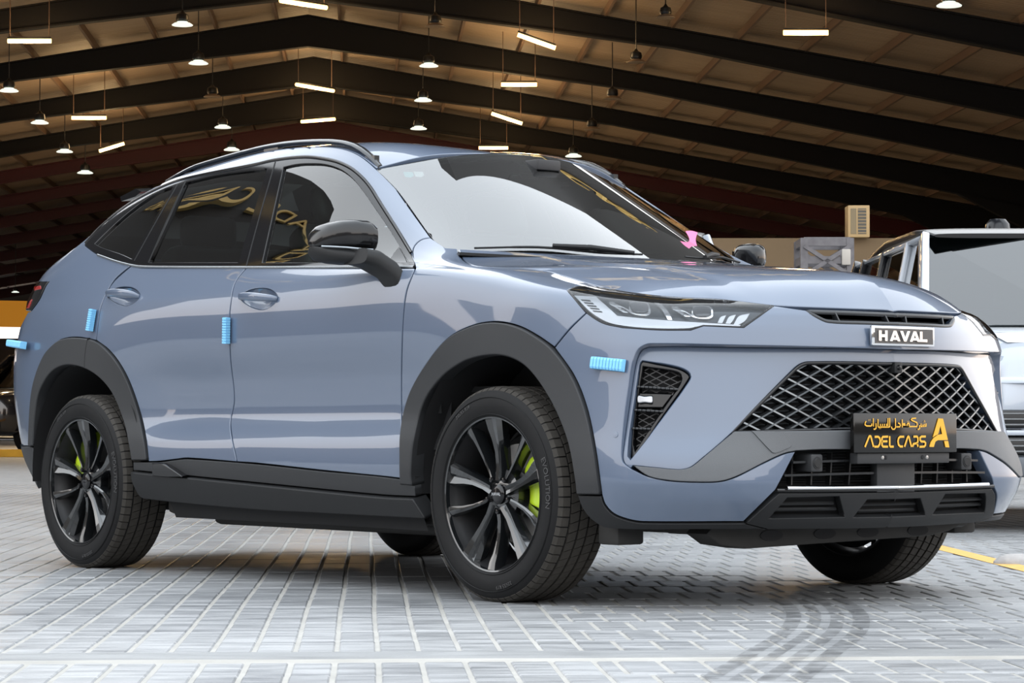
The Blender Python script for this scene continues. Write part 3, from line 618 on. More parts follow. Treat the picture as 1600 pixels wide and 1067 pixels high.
for ss in ([[(1050, 262), (1050, 292), (1010, 294), (1010, 272)], [(1030, 294), (1030, 266)], [(1010, 294), (985, 296), (985, 262)], [(1022, 244), (1026, 244)], [(1036, 244), (1040, 244)], [(1029, 232), (1033, 232)]],
  [[(965, 280), (966, 318), (952, 328), (940, 324)]], [[(920, 200), (868, 202), (858, 214), (866, 224), (930, 250), (936, 270), (930, 294), (800, 294)], ],
  [[(826, 294), (806, 294), (802, 270), (812, 256), (828, 256), (832, 276), (828, 294)], [(806, 236), (810, 236)], [(822, 236), (826, 236)]],
  [[(786, 294), (752, 294), (748, 286)], [(778, 262), (756, 258), (750, 272), (784, 276)], [(740, 210), (740, 294), (786, 294)]],
  [[(686, 250), (708, 258), (716, 276), (708, 294), (664, 294)]], [[(652, 196), (654, 300), (640, 320), (616, 320), (604, 306), (604, 290)]],
  [[(580, 190), (580, 290), (568, 294), (430, 292)], [(558, 192), (556, 292)], [(540, 256), (540, 292)], [(512, 256), (512, 292)], [(486, 256), (486, 292)], [(460, 256), (460, 292)], [(430, 200), (430, 292)], [(446, 308), (450, 308)], [(462, 308), (466, 308)]],
  [[(404, 248), (406, 304), (392, 316), (374, 314)]], [[(370, 190), (372, 284)]],
  [[(350, 250), (352, 270), (340, 278), (286, 276), (266, 262), (270, 236), (282, 222)], [(310, 210), (314, 210)], [(326, 208), (330, 208)]]):
    letter('plate_script', ss, W2)
m_ = MB()
for pl in ([(1214, 208), (1244, 210), (1240, 290), (1208, 388), (1175, 400), (1140, 420)], [(1244, 210), (1274, 212), (1338, 454), (1282, 454), (1262, 384), (1240, 290)],
  [(1094, 528), (1112, 475), (1150, 428), (1205, 394), (1262, 386), (1282, 454), (1205, 454), (1172, 470), (1150, 530)], [(1288, 464), (1340, 464), (1356, 538), (1306, 534)]):
    m_.prism([pxy(*p) for p in pl], lambda a, b, d: (pc.x-.0015+d, a, pc.z+b), .0, .0022)
m_.build('plate_emblem', GOLD, plate)
mb = MB(); mb.box((pc.x-.03, 0, .472), (.035, .425, .034)); br = mb.build('plate_bracket', PLASTIC, car, bevel=.003)
for y in (-.10, -.085, .085, .105):
    m_ = MB(); m_.lathe([(0, .003), (.006, .002), (.007, 0)], 10, 'X', (pc.x-.0125, y, .474)); m_.build('bracket_screw', STEEL if abs(y) > .09 else BLACK, br)
# ---- lower intake
LI = [(1244, 706, C), (1287, 703.5), (1400, 703, C), (1400, 764, C), (1213, 765, C)]
panel('intake_backing', SIDE, side([(1236, 700, C), (1400, 697, C), (1400, 772, C), (1205, 772, C)]), BLACK, car, sym=True, off=-.085, thick=.004)
DGR = mat('intake_black', (.012, .012, .013), .4)
for z in (.462, .422):
    mb = MB(); ys = np.linspace(-.43-(.46-z)*.9, .43+(.46-z)*.9, 15)
    P = [nose(y, z, -.03) for y in ys]
    for a, b in zip(P[:-1], P[1:]): mb.bar(a, b, .04, .007)
    mb.build('intake_slat', GRB, car)
mb = MB()
for z in np.arange(.385, .49, .009): mb.tube([nose(y, z, -.07) for y in np.linspace(-.47, .47, 9)], .002, 4)
mb.build('condenser_fins', PLASTIC, car)
for y in (.17, .25, .33, .41):
    for s in (-1, 1): m_ = MB(); m_.bar(nose(s*y, .378, -.05), nose(s*y, .485, -.05), .02, .006, (0, 1, 0)); m_.build('intake_rib', DGR, car)
mb = MB(); c1 = nose(0, .42, -.02); mb.box((c1.x, 0, .42), (.03, .175, .115)); mb.build('intake_centre_block', PLASTIC, car, bevel=.003)
for s in (-1, 1):
    c1 = nose(s*.346, .458, 0); mb = MB(); mb.box((c1.x-.035, s*.346, .458), (.08, .052, .056)); rs = mb.build('parking_radar', PLASTIC, car, bevel=.006)
    mb = MB(); mb.lathe([(0, .004), (.014, .004), (.016, .002), (.019, .002), (.02, .0)], 20, 'X', (c1.x+.005, s*.346, .458)); mb.build('radar_eye', SKID, rs, True)
cs = sideline([(1228, 762), (1300, 761.5), (1400, 760.5)], 6.); strip('chrome_lip', SIDE, cs, CHROME, car, .013, .010, .002, False, True)
strip('chin_ledge', SIDE, sideline([(1213, 766), (1300, 766), (1400, 765)], 6.), GLOSS, car, .012, .007, .0, False, True)
for px, py in ((962, 679), (1067, 706)):
    st = SIDE.trace([(px, py), (px+.5, py)], False)[:1]; P = Vector(SIDE.P(st)[0]); N = Vector(SIDE.Nn(st)[0]); P = P-N*(0. if px < 1000 else .017); m_ = MB(); m_.lathe([(0, .002), (.009, .0015), (.0105, -.002)], 18, 'Z'); mt = N.to_track_quat('Z', 'Y').to_matrix()
    m_.V = [tuple(P+mt @ Vector(v)) for v in m_.V]; s_ = m_.build('parking_sensor', PAINT, car, True); mirror_part(s_)

# ---- corner inlets with blades, lattice and fog lamp
vb = panel('inlet_backing', SIDE, side([(993, 555, C), (1092, 570, C), (1088, 600), (980, 726, C), (970, 715, C), (980, 640)]), BLACK, car, off=-.085, thick=.004); mirror_part(vb)
vr_in = side([(1001, 572, C), (1040, 577), (1064, 582), (1068, 588), (1062, 600), (986, 700, C), (983, 690, C), (990, 632)], 5.)
vr = panel('inlet_surround', SIDE, vent_st, GLOSS, car, off=-.040, thick=.03, holes=[vr_in]); mirror_part(vr)
m_ = MB()
def seg_on(patch, a, b, off, wd, dp, mbx):
    P = patch.P(patch.trace([a, b], False, 8)); N = patch.Nn(patch.trace([a, b], False, 8))
    for i in range(len(P)-1): mbx.bar(Vector(P[i]+N[i]*off), Vector(P[i+1]+N[i+1]*off), wd, dp, tuple(N[i]))
vpoly = np.array([(1000, 566), (1068, 577), (1076, 586), (984, 706), (983, 690), (990, 632)])
for k in range(-14, 16):
    for sgn in (1, -1):
        pts = [(985+t*100, 560+k*11+sgn*t*42) for t in np.linspace(0, 1, 26)]; ins = inside(vpoly, np.array(pts)); idx = np.nonzero(ins)[0]
        if len(idx) > 2: seg_on(SIDE, pts[idx[0]], pts[idx[-1]], -.062, .003, .006, m_)
lt = m_.build('inlet_lattice', DGR, car); mirror_part(lt)
for a, b in (((990, 602), (1062, 606)), ((985, 638.5), (1037, 641)), ((981, 667), (1015, 668))):
    m_ = MB(); P = SIDE.P(SIDE.trace([a, b], False, 8)); N = SIDE.Nn(SIDE.trace([a, b], False, 8))
    for i in range(len(P)-1): m_.bar(Vector(P[i]-N[i]*.045), Vector(P[i+1]-N[i+1]*.045), .007, .03, tuple(N[i]))
    b_ = m_.build('inlet_blade', GRB, car, bevel=.002); mirror_part(b_)
pod = panel('fog_lamp_pod', SIDE, side([(989, 608, C), (1060, 609, C), (1036, 637, C), (986, 637, C)], 5.), GLOSS, car, off=-.050, thick=.01)
fl = panel('fog_lamp', SIDE, side([(991, 614.5), (1004, 615.5), (1018, 615), (1019, 621), (1018, 628.5), (1004, 628), (990.5, 628)], 4.), mat('lamp_silver', (.34, .35, .37), .15, .9), pod, off=-.038, thick=.014, crown=.006, grid=.006, gap=.0005)
mirror_part(pod)

# ---- headlamps
HB = mat('headlamp_housing', (.022, .028, .036), .25, .3, .5)
SIL = mat('headlamp_silver', (.88, .90, .93), .18, .85); DRLM = mat('headlamp_light_guide', (.50, .53, .57), .22, .3, .5, coat=.5)
hs = side(HLAMP, 5.)
hl = panel('headlamp', SIDE, hs, HB, car, off=-.022, thick=.01)
panel('headlamp_lens', SIDE, hs, LENS, hl, off=.001, thick=.02, gap=.003)
panel('light_guide', SIDE, side([(896, 457, C), (932, 458.5, C), (963, 490, C), (1060, 498), (1160, 505, C), (1158, 508, C), (1092, 507.5), (1078, 511), (1030, 511), (972, 507), (945, 501), (918, 484)], 5.), DRLM, hl, off=-.010, thick=.008, gap=.0005, bev=.002, grid=.012)
for k in range(5):
    x = 906+k*4.4; y = 464.5+k*4.6
    panel('guide_rib', SIDE, side([(x, y, C), (x+15, y+1, C), (x+16.4, y+3.0, C), (x+1.8, y+2.0, C)], 5.), HB, hl, off=-.0075, thick=.004, gap=.0002, bev=.0005)
for ox, oy in ((980, 469), (1079, 476)):
    panel('projector_bezel', SIDE, side([(ox-30, oy-4, C), (ox+14, oy-5, C), (ox+33, oy-3), (ox+37, oy+14), (ox+29, oy+18.5), (ox+6, oy+15.5), (ox-8, oy+6), (ox-28, oy+1)], 5.), SIL, hl, off=-.014, thick=.01, gap=.0005, bev=.002, grid=.012)
    panel('projector_cowl', SIDE, side([(ox-20, oy-2, C), (ox+4, oy-2.5, C), (ox+2, oy+9, C), (ox-8, oy+4)], 5.), HB, hl, off=-.010, thick=.006, gap=.0005, bev=.001, grid=.012)
    panel('projector_lens', SIDE, side([(ox+4, oy+1), (ox+31, oy+1), (ox+33, oy+12), (ox+27, oy+15), (ox+8, oy+13)], 4.), mat('projector_glass', (.07, .075, .085), .06, .2, .6), hl, off=-.008, thick=.01, crown=.005, grid=.006, gap=.0005)
    for k in range(4): panel('cowl_rib', SIDE, side([(ox-26+k*5, oy+3+k*3.2, C), (ox-16+k*5, oy+4+k*3.2, C), (ox-14+k*5, oy+6+k*3.2, C), (ox-23+k*5, oy+5.2+k*3.2, C)], 5.), SIL, hl, off=-.011, thick=.004, gap=.0002, bev=.0005)
panel('module_divider', SIDE, side([(1022, 465, C), (1034, 468), (1047, 484), (1052, 496, C), (1043, 495, C), (1034, 478)], 5.), SIL, hl, off=-.014, thick=.006, gap=.0005, bev=.002)
for x, y, dx, dy in ((1122, 502, 14, -13), (1134.5, 503, 17, -15), (1147, 505, 26, -19)):
    panel('lamp_fin', SIDE, side([(x, y, C), (x+dx*.35, y+dy*.75), (x+dx, y+dy, C), (x+dx*.75, y+dy*.35), (x+8, y+.5, C)], 4.), DRLM, hl, off=-.010, thick=.005, gap=.0002, bev=.001, grid=.01)
strip('headlamp_gasket', SIDE, hs, GLOSS, hl, .006, .003, -.002, True)
mirror_part(hl)

# ---- tail lamp (only its side wrap shows)
REDL = mat('tail_lamp_red', (.35, .008, .006), .1, 0, .5, coat=1.)
tl = panel('tail_lamp', SIDE, side(TAIL, 5.), GLOSS, car, off=.004, thick=.02, grid=.02)
panel('tail_lamp_red_lens', SIDE, side([(55, 449, C), (65, 447, C), (66, 452, C), (56, 455, C)], 4.), REDL, tl, off=.007, thick=.006, gap=.0005, bev=.001, grid=.02)
panel('tail_lamp_red_lens', SIDE, side([(49, 470, C), (52, 468, C), (47, 482, C), (43, 483, C)], 4.), REDL, tl, off=.007, thick=.006, gap=.0005, bev=.001, grid=.02)
mirror_part(tl)
mb = MB(); mb.bar((-3.69, -.62, 1.10), (-3.775, 0, 1.10), .02, .05); mb.bar((-3.775, 0, 1.10), (-3.69, .62, 1.10), .02, .05); mb.build('tail_light_bar', REDL, car)

# ---- wheel arch trims, sills, lower rear corner
af = panel('front_arch_trim', SIDE, side(ARCHF_O+ARCHF_I), PLASTIC, car, off=.012, thick=.055, bev=.006, grid=.02); mirror_part(af)
ar = panel('rear_arch_trim', SIDE, side(ARCHR_O+ARCHR_I), PLASTIC, car, off=.012, thick=.055, bev=.006, grid=.02); mirror_part(ar)
rb = panel('rear_corner_trim', SIDE, side([(28, 697, C), (47, 697, C), (54, 699, C), (56, 725), (61, 762, C), (48, 756), (38, 748), (31, 725)]), PLASTIC, car, off=.008, thick=.05, grid=.02); mirror_part(rb)
s1_ = panel('sill_trim', SIDE, side([(209, 721.5, C), (232, 721.5), (249, 721.5), (277, 718), (293, 716.7), (400, 724.7), (500, 735.5), (628, 748.5), (649, 759, C), (651, 776, C), (600, 773.5), (400, 754), (209, 735, C)]), PLASTIC, car, off=.004, thick=.03, grid=.02); mirror_part(s1_)
s2_ = panel('sill', SIDE, side([(209, 735.5, C), (400, 754.5), (600, 774), (651, 776.5, C), (672, 809, C), (500, 799.5), (400, 794), (230, 778), (222, 772), (211, 750)]), SKID, car, off=.020, thick=.06, bev=.006, grid=.02); mirror_part(s2_)
ff = panel('sill_fin', SIDE, side([(246, 722, C), (262, 722.5), (272, 727), (298, 743.5, C), (270, 744), (247, 742, C)], 5.), GLOSS, car, off=.03, thick=.03, bev=.004); mirror_part(ff)
strip('rear_arch_seam', SIDE, SIDE.trace([(141, 528), (137, 552), (136, 574)], False), BLACK, ar, .003, .0135, 0)

# ---- side glazing
QG = side([(149, 381, C), (165, 365), (197, 336), (233, 309), (258, 296), (270, 293.5, C), (207, 404.5, C), (190, 397), (160, 387)], 5.)
RG = side([(290, 286.5, C), (340, 274.5), (417, 264.5, C), (373, 409.5, C), (234, 409.5, C)], 5.)
FG = side([(444, 262, C), (462, 258), (480, 256.5), (507, 257.5), (530, 264.5), (547, 276), (564, 295), (586, 326), (609, 360), (636, 406), (638, 410.5, C), (411, 410, C)], 5.)
dt = panel('window_trim', SIDE, side(DLO, 5.), GLOSS, car, off=.003, thick=.02, holes=[QG, RG, FG], gap=.001); mirror_part(dt)
for nm, pl, gm in (('quarter_glass', QG, TGLASS), ('rear_door_glass', RG, glass_mat('rear_door_glass', (.25, .30, .29), 1.55)), ('front_door_glass', FG, GLASS)):
    g_ = panel(nm, SIDE, pl, gm, car, off=-.006, thick=.004, gap=-.004, bev=.001); mirror_part(g_)
sl = panel('sail_panel', SIDE, side([(606, 411, C), (613, 397), (623, 384.5, C), (634, 403), (637, 411, C)], 4.), GLOSS, car, off=.0, thick=.004, grid=.02); mirror_part(sl)
cl = strip('waistline_strip', SIDE, SIDE.trace([(153, 398.5), (180, 408), (205, 414.5), (225, 417), (385, 418), (520, 418), (600, 418.3), (647, 418)], False, 8.), SATIN, car, .010, .006, .001); mirror_part(cl)
for ln in ([(431, 254), (405, 345), (386, 416)], [(291, 284), (262, 345), (233, 411)], [(279, 288), (246, 345), (211, 408)]):
    s_ = strip('pillar_seam', SIDE, SIDE.trace(ln, False, 6.), BLACK, dt, .007, .003, .0025)
    mirror_part(s_)
# black header rail over the doors
hr = strip('gutter_trim', SIDE, SIDE.trace([(134, 380), (157, 355), (197, 323), (233, 302), (273, 284.5), (309, 275), (400, 257), (431, 250), (476, 245.5), (507, 248.5), (530, 254), (552, 265.5), (575, 288), (597, 322), (620, 358), (643, 396)], False, 6.), GLOSS, car, .014, .007, .001); mirror_part(hr)

# ---- roof rails
rp_ = []
for x in np.linspace(-1.10, -2.62, 34):
    i = int(np.argmin(np.abs(TOPROW[5*12:, 0]-x)))+5*12; p = Vector(TOPROW[i]); t = (-1.10-x)/1.52; h = .016*min(1., (t/.12))**.7*min(1., ((1-t)/.14)) if 0 < t < 1 else 0
    rp_.append(p+Vector((0, .022, .004+h)))
mb = MB(); V = []; F = []
for i, p in enumerate(rp_):
    t = i/33; wd = .021 if .1 < t < .9 else .021-.008*(abs(t-.5)-.4)/.1
    for a in np.linspace(0, 2*math.pi, 11)[:-1]: V.append(p+Vector((0, wd*math.cos(a), .011*math.sin(a))))
for i in range(33):
    for k in range(10): F.append((i*10+k, i*10+(k+1) % 10, (i+1)*10+(k+1) % 10, (i+1)*10+k))
mb.add(V, F+[tuple(range(9, -1, -1)), tuple(330+k for k in range(10))])
for t in (2, 16, 30): p = rp_[t]; mb.box(p-Vector((0, 0, .02)), (.10, .022, .03))
rl = mb.build('roof_rail', mat('rail_gloss_black', (.012, .013, .015), .2, .2, .5, coat=.5), car, True, angle=50); mirror_part(rl)
# small roof spoiler
sp_ = []
for y in np.linspace(-.56, .56, 15):
    k = (y/.56)**2; sp_.append((-3.02+.08*k, y, 1.615-.035*k))
mb = MB(); V = []; F = []
for x, y, z in sp_: V += [Vector((x-.13, y, z-.02)), Vector((x, y, z+.005)), Vector((x+.05, y, z-.01)), Vector((x, y, z-.028)), Vector((x-.12, y, z-.04))]
for i in range(14):
    for k in range(5): F.append((i*5+k, i*5+(k+1) % 5, (i+1)*5+(k+1) % 5, (i+1)*5+k))
mb.add(V, F+[tuple(range(5)), tuple(70+k for k in range(5))]); mb.build('roof_spoiler', GLOSS, car, True, angle=40)
mb = MB(); mb.bar((-2.85, 0, 1.47), (-3.06, 0, 1.585), .8, .02); mb.build('spoiler_mount', GLOSS, car)

# ---- door handles in their cups, replacing the flat metal there
for nm, door, poly, cx_, cy_, rx, ry in (('front', 'front_door', fd, 404.5, 466.5, 29, 16.5), ('rear', 'rear_door', rd, 193, 463, 25, 14)):
    cup = side([(cx_-rx, cy_-2), (cx_-rx*.6, cy_-ry*.72), (cx_, cy_-ry*.95), (cx_+rx*.62, cy_-ry*.8), (cx_+rx, cy_-2), (cx_+rx*.75, cy_+ry*.55), (cx_+rx*.2, cy_+ry), (cx_-rx*.3, cy_+ry*.85), (cx_-rx*.75, cy_+ry*.4)], 4.)
    old = bpy.data.objects[door]; bpy.data.objects.remove(old)
    dr = panel(door, SIDE, side(poly), PAINT, car, holes=[cup], gap=.002, bev=.003, grid=.028)
    if nm == 'front': front_door = dr
    else: rear_door = dr
    cen = cup.mean(0); V = []; F = []; nr = 9; nk = len(cup)
    for i in range(nr):
        k = 1-i/(nr-1); st = cen+(cup-cen)*max(k, .001)*1.02; P = SIDE.P(st); N = SIDE.Nn(st); V += list(P-N*(.004+.030*(1-k**2.2)))
    for i in range(nr-1):
        for j in range(nk): F.append((i*nk+j, i*nk+(j+1) % nk, (i+1)*nk+(j+1) % nk, (i+1)*nk+j))
    mesh_obj('handle_cup', V, F, PAINT, dr, True)
    a = SIDE.P(SIDE.trace([(cx_-rx*1.0, cy_-2), (cx_+rx*1.0, cy_+.5)], False, 5.)); n_ = SIDE.Nn(SIDE.trace([(cx_-rx*1.0, cy_-2), (cx_+rx*1.0, cy_+.5)], False, 5.)); V = []; F = []; K = len(a)
    for i in range(K):
        t = i/(K-1); o = .028*math.sin(math.pi*min(1, max(0, t)))**.45; hz = .016*(.55+.45*math.sin(math.pi*t)**.5); th = .010
        c_ = Vector(a[i])+Vector(n_[i])*o
        for q_ in range(12):
            an = 2*math.pi*q_/12; V.append(c_+Vector((0, 0, 1))*hz*math.copysign(abs(math.sin(an))**.7, math.sin(an))+Vector(n_[i])*th*math.copysign(abs(math.cos(an))**.7, math.cos(an)))
    for i in range(K-1):
        for q_ in range(12): F.append((i*12+q_, i*12+(q_+1) % 12, (i+1)*12+(q_+1) % 12, (i+1)*12+q_))
    F += [tuple(range(11, -1, -1)), tuple((K-1)*12+q_ for q_ in range(12))]
    mesh_obj('door_handle', V, F, PAINT, dr, True)
    mirror_part(dr)

# ---- door mirrors
def superloop(cy, cz, ry, rz, n=20, e=.62):
    return [(cy+ry*math.copysign(abs(math.cos(2*math.pi*k/n))**e, math.cos(2*math.pi*k/n)), cz+rz*math.copysign(abs(math.sin(2*math.pi*k/n))**e, math.sin(2*math.pi*k/n))) for k in range(n)]
def mloft(secs, m, name, parent):
    V = []; F = []; n = len(secs[0])
    for s_ in secs: V += s_
    for i in range(len(secs)-1):
        for k in range(n): F.append((i*n+k, i*n+(k+1) % n, (i+1)*n+(k+1) % n, (i+1)*n+k))
    F += [tuple(range(n-1, -1, -1)), tuple((len(secs)-1)*n+k for k in range(n))]
    mb = MB(); mb.add(V, F); return mb.build(name, m, parent, True, angle=50)
mirr = empty('door_mirror', (0, 0, 0), 0, car)
# sections across the car (outer tip -> inner end): y, x centre, z low, z mid(split), z high, half depth
MS = [(-1.095, -.815, 1.192, 1.205, 1.225, .020), (-1.088, -.805, 1.175, 1.203, 1.255, .045), (-1.07, -.785, 1.155, 1.200, 1.278, .068), (-1.035, -.755, 1.146, 1.196, 1.292, .083), (-1.00, -.725, 1.142, 1.191, 1.297, .088), (-.95, -.70, 1.144, 1.188, 1.295, .084), (-.925, -.69, 1.148, 1.186, 1.284, .072), (-.914, -.685, 1.158, 1.186, 1.266, .050)]
MS = [(-.90-(abs(y)-.914)*.86, x-.03, *q_) for y, x, *q_ in MS]
up_ = []; lo_ = []
for y, x, zl, zm, zh, hd in MS:
    up_.append([Vector((x+u-.02, y, v)) for u, v in superloop(0, (zm+zh)/2, hd, (zh-zm)/2, 24, .7)])
    lo_.append([Vector((x+u*.94-.02, y, v-.001)) for u, v in superloop(0, (zm+zl)/2, hd, (zm-zl)/2+.002, 24, .7)])
mloft(up_, mat('mirror_cap_black', (.008, .008, .009), .12, .0, .45), 'mirror_cap', mirr)
mloft(lo_, SKID, 'mirror_base', mirr)
mb = MB(); mb.tube([Vector((x-.02+hd*.98, y, zm)) for y, x, zl, zm, zh, hd in MS[1:6]], .0035, 6); mb.build('turn_signal_strip', SATIN, mirr, True)
mb = MB(); mb.add([(-.885, -1.02, 1.185), (-.825, -.92, 1.17), (-.825, -.92, 1.27), (-.88, -1.02, 1.258)], [(0, 1, 2, 3)]); mb.build('mirror_glass', CHROME, mirr)
arm_pts = [((-.70, -.985, 1.165), .075, .028), ((-.675, -.945, 1.155), .072, .030), ((-.61, -.915, 1.115), .060, .030), ((-.585, -.895, 1.075), .052, .034), ((-.575, -.885, 1.055), .05, .03)]
secs = []
for (c_, dx, dz) in arm_pts:
    secs.append([Vector((c_[0]+u, c_[1]+.25*v, c_[2]+v)) for u, v in superloop(0, 0, dx, dz, 16, .55)])
mloft(secs, SKID, 'mirror_arm', mirr)
m2 = mirr.copy(); col.objects.link(m2); m2.scale = (1, -1, 1)
for ch in list(mirr.children): k = ch.copy(); col.objects.link(k); k.parent = m2

# ---- wheels
HZ, TW, TR = .3515, .235, .3545
def wheel(x, ysign, steer=0.):
    wr = empty('wheel', (x, 0, HZ), 0, car)
    Y = -.938                                   # outer face of the tyre, wheel modelled on the -y side
    yc = Y+TW/2
    prof = [(.248, Y+.020), (.252, Y+.012), (.262, Y+.006), (.285, Y+.002), (.305, Y), (.325, Y+.006), (.340, Y+.014), (.3475, Y+.024), (.3475, Y+TW-.024), (.340, Y+TW-.014), (.325, Y+TW-.006), (.305, Y+TW), (.270, Y+TW-.006), (.245, Y+TW-.018)]
    mb = MB(); mb.lathe(prof, 72, 'Y'); flat(mb); t_ = mb.build('tyre', RUBBER, wr, True, angle=60)
    # shoulder line beads
    for rr_, yy in ((.262, Y+.0045), (.318, Y+.0015)):
        mb = MB(); mb.lathe([(rr_-.0018, yy+.001), (rr_, yy-.0012), (rr_+.0018, yy+.001)], 72, 'Y'); mb.build('sidewall_bead', RUBBER, wr, True)
    mb = MB(); nb = 68
    ribs = [(-.0925, -.066, 0, .86), (-.0565, -.024, .005, .90), (-.0145, .0145, .005, .90), (.024, .0565, .005, .90), (.066, .0925, 0, .86)]
    for ri, (a, b, sk, fill) in enumerate(ribs):
        for k in range(nb):
            t0 = 2*math.pi*(k+.31*ri)/nb; t1 = t0+2*math.pi/nb*fill; s_ = sk/TR
            V = []
            for rr_ in (.345, TR):
                for (yy, tt) in ((a, t0), (b, t0+s_*2), (b, t1+s_*2), (a, t1)):
                    r2 = rr_-(.004 if (ri in (0, 4) and ((ri == 0 and yy == a) or (ri == 4 and yy == b)) and rr_ == TR) else 0)
                    V.append((r2*math.cos(tt), yc+yy, r2*math.sin(tt)))
            mb.add(V, [(4, 5, 6, 7), (0, 1, 5, 4), (1, 2, 6, 5), (2, 3, 7, 6), (3, 0, 4, 7)])
        if ri in (0, 4): # shoulder lugs wrapping onto the sidewall
            ye = Y+.014 if ri == 0 else Y+TW-.014; ya = yc+(a if ri == 0 else b)
            for k in range(nb):
                t0 = 2*math.pi*(k+.31*ri)/nb; t1 = t0+2*math.pi/nb*fill; V = []
                for (rr_, yy) in ((.350, ya), (.3415, ye), (.345, ya), (.335, ye)):
                    for tt in (t0, t1): V.append((rr_*math.cos(tt), yy, rr_*math.sin(tt)))
                mb.add(V, [(0, 1, 3, 2), (0, 2, 6, 4), (1, 5, 7, 3), (2, 3, 7, 6)])
    flat(mb); tag(mb.build('tread_blocks', TREAD, wr), kind='stuff')
    # sidewall lettering
    for txt, ang, sz, rad in (('EVOLUTION', R(8), .030, .303), ('235/55 R19', R(118), .018, .305), ('235/55 R19', R(-75), .018, .305)):
        V, F = text_mesh(txt, sz, .0012); mb = MB(); V2 = []
        for v in V:
            a_ = ang-v.x/rad; r_ = rad+v.y; V2.append((r_*math.cos(a_), Y+.0005-.0012-v.z+.002*abs(v.y)/.02, r_*math.sin(a_)))
        mb.add(V2, F); mb.build('sidewall_lettering', mat('sidewall_letter_rubber', (.045, .045, .046), .5), wr)
    # rim
    mb = MB(); mb.lathe([(.257, Y+.013), (.254, Y+.008), (.249, Y+.010), (.247, Y+.024)], 72, 'Y'); mb.build('rim', RIMM, wr, True, angle=60); mb = MB(); mb.lathe([(.247, Y+.024), (.242, Y+.045), (.230, Y+.07), (.222, Y+.12), (.232, Y+.205), (.245, Y+.222), (.250, Y+.22)], 72, 'Y'); mb.build('rim_barrel', DGR, wr, True, angle=60)
    for k in range(10):
        a0 = R(90+36*k); wide = k % 2 == 0; V = []; F = []
        S_ = [(.045, .020, .028, .000), (.09, .018, .032, .0), (.14, .020, .028, .01), (.18, .027, .022, .03), (.215, .036, .015, .05), (.2475, .042, .010, .06)] if wide else [(.050, .009, .030, 0), (.09, .008, .036, 0), (.14, .009, .034, -.015), (.19, .013, .026, -.04), (.225, .018, .017, -.06), (.2475, .021, .013, -.06)]
        for (r_, hw, dy, tw) in S_:
            c_ = a0+tw; cx_, cz_ = r_*math.cos(c_), r_*math.sin(c_); tx, tz = -math.sin(c_), math.cos(c_); y_ = Y+.004+dy
            k_ = .55 if wide else .5
            for (o, d) in ((-hw, .016), (-hw*.72, .0), (-hw*.12, .004 if wide else -.001), (hw*.12, .012 if wide else -.001), (hw*.72, .004), (hw, .020), (hw*.9, .045), (-hw*.9, .045)):
                V.append((cx_+tx*o, y_+d, cz_+tz*o))
        n_ = 8
        for i in range(len(S_)-1):
            for q_ in range(n_): F.append((i*n_+q_, i*n_+(q_+1) % n_, (i+1)*n_+(q_+1) % n_, (i+1)*n_+q_))
        F += [tuple(range(n_)), tuple((len(S_)-1)*n_+q_ for q_ in range(n_))]
        mb = MB(); mb.add(V, F); mb.build('spoke', RIMM, wr, True, angle=25)
    mb = MB(); mb.lathe([(0, Y+.030), (.020, Y+.0295), (.029, Y+.032), (.033, Y+.036), (.034, Y+.06)], 32, 'Y'); mb.build('hub_cap', GLOSS, wr, True, angle=40)
    mb = MB(); mb.lathe([(.030, Y+.045), (.055, Y+.048), (.082, Y+.058), (.086, Y+.075), (.086, Y+.10)], 40, 'Y'); mb.build('hub', RIMM, wr, True, angle=40)
    V, F = text_mesh('HAVAL', .015, .0006); mb = MB(); mb.add([(v.x, Y+.0285-v.z, v.y) for v in V], F); mb.build('hub_cap_lettering', CHROME, wr)
    for k in range(5):
        a = R(18+72*k+36); c_ = (.057*math.cos(a), 0, .057*math.sin(a)); mb = MB(); mb.lathe([(0, Y+.030), (.008, Y+.031), (.0095, Y+.036), (.010, Y+.06)], 8, 'Y', c_); mb.build('lug_nut', GLOSS, wr)
    mb = MB(); mb.lathe([(.06, Y+.125), (.165, Y+.125), (.168, Y+.130), (.168, Y+.150), (.06, Y+.152)], 48, 'Y'); mb.build('brake_disc', STEEL, wr, True, angle=30)
    mb = MB(); ca = R(15) if x > -1 else R(128); V = []; F = []
    for (r_, y0_, y1_) in ((.105, .085, .17), (.130, .078, .18), (.165, .075, .18), (.195, .085, .18), (.205, .10, .17)):
        for da in np.linspace(-.52, .52, 13):
            for y_ in (y0_, y1_): V.append((r_*math.cos(ca+da), Y+y_, r_*math.sin(ca+da)))
    nd = 13
    for i in range(4):
        for j in range(nd-1):
            for s_ in (0, 1): q4 = ((i*nd+j)*2+s_, (i*nd+j+1)*2+s_, ((i+1)*nd+j+1)*2+s_, ((i+1)*nd+j)*2+s_); F.append(q4 if s_ == 0 else q4[::-1])
        for j in (0, nd-1): F.append(((i*nd+j)*2, (i*nd+j)*2+1, ((i+1)*nd+j)*2+1, ((i+1)*nd+j)*2))
    for i in (0, 4):
        for j in range(nd-1): F.append(((i*nd+j)*2, (i*nd+j)*2+1, (i*nd+j+1)*2+1, (i*nd+j+1)*2))
    mb.add(V, F); mb.build('brake_caliper', LIME, wr, bevel=.004)
    mb = MB(); mb.lathe([(.0, Y+.17), (.20, Y+.175), (.22, Y+.20)], 40, 'Y'); mb.build('wheel_back', BLACK, wr)
    if ysign > 0:
        wr.scale = (1, -1, 1)
    return wr
def flat(mb):
    g = -HZ+.0015
    mb.V = [(v[0]*(1+.0 if v[2] > g else 1.0), v[1], max(v[2], g)) for v in mb.V]
w1 = wheel(0, -1); w3 = wheel(-2.738, -1)
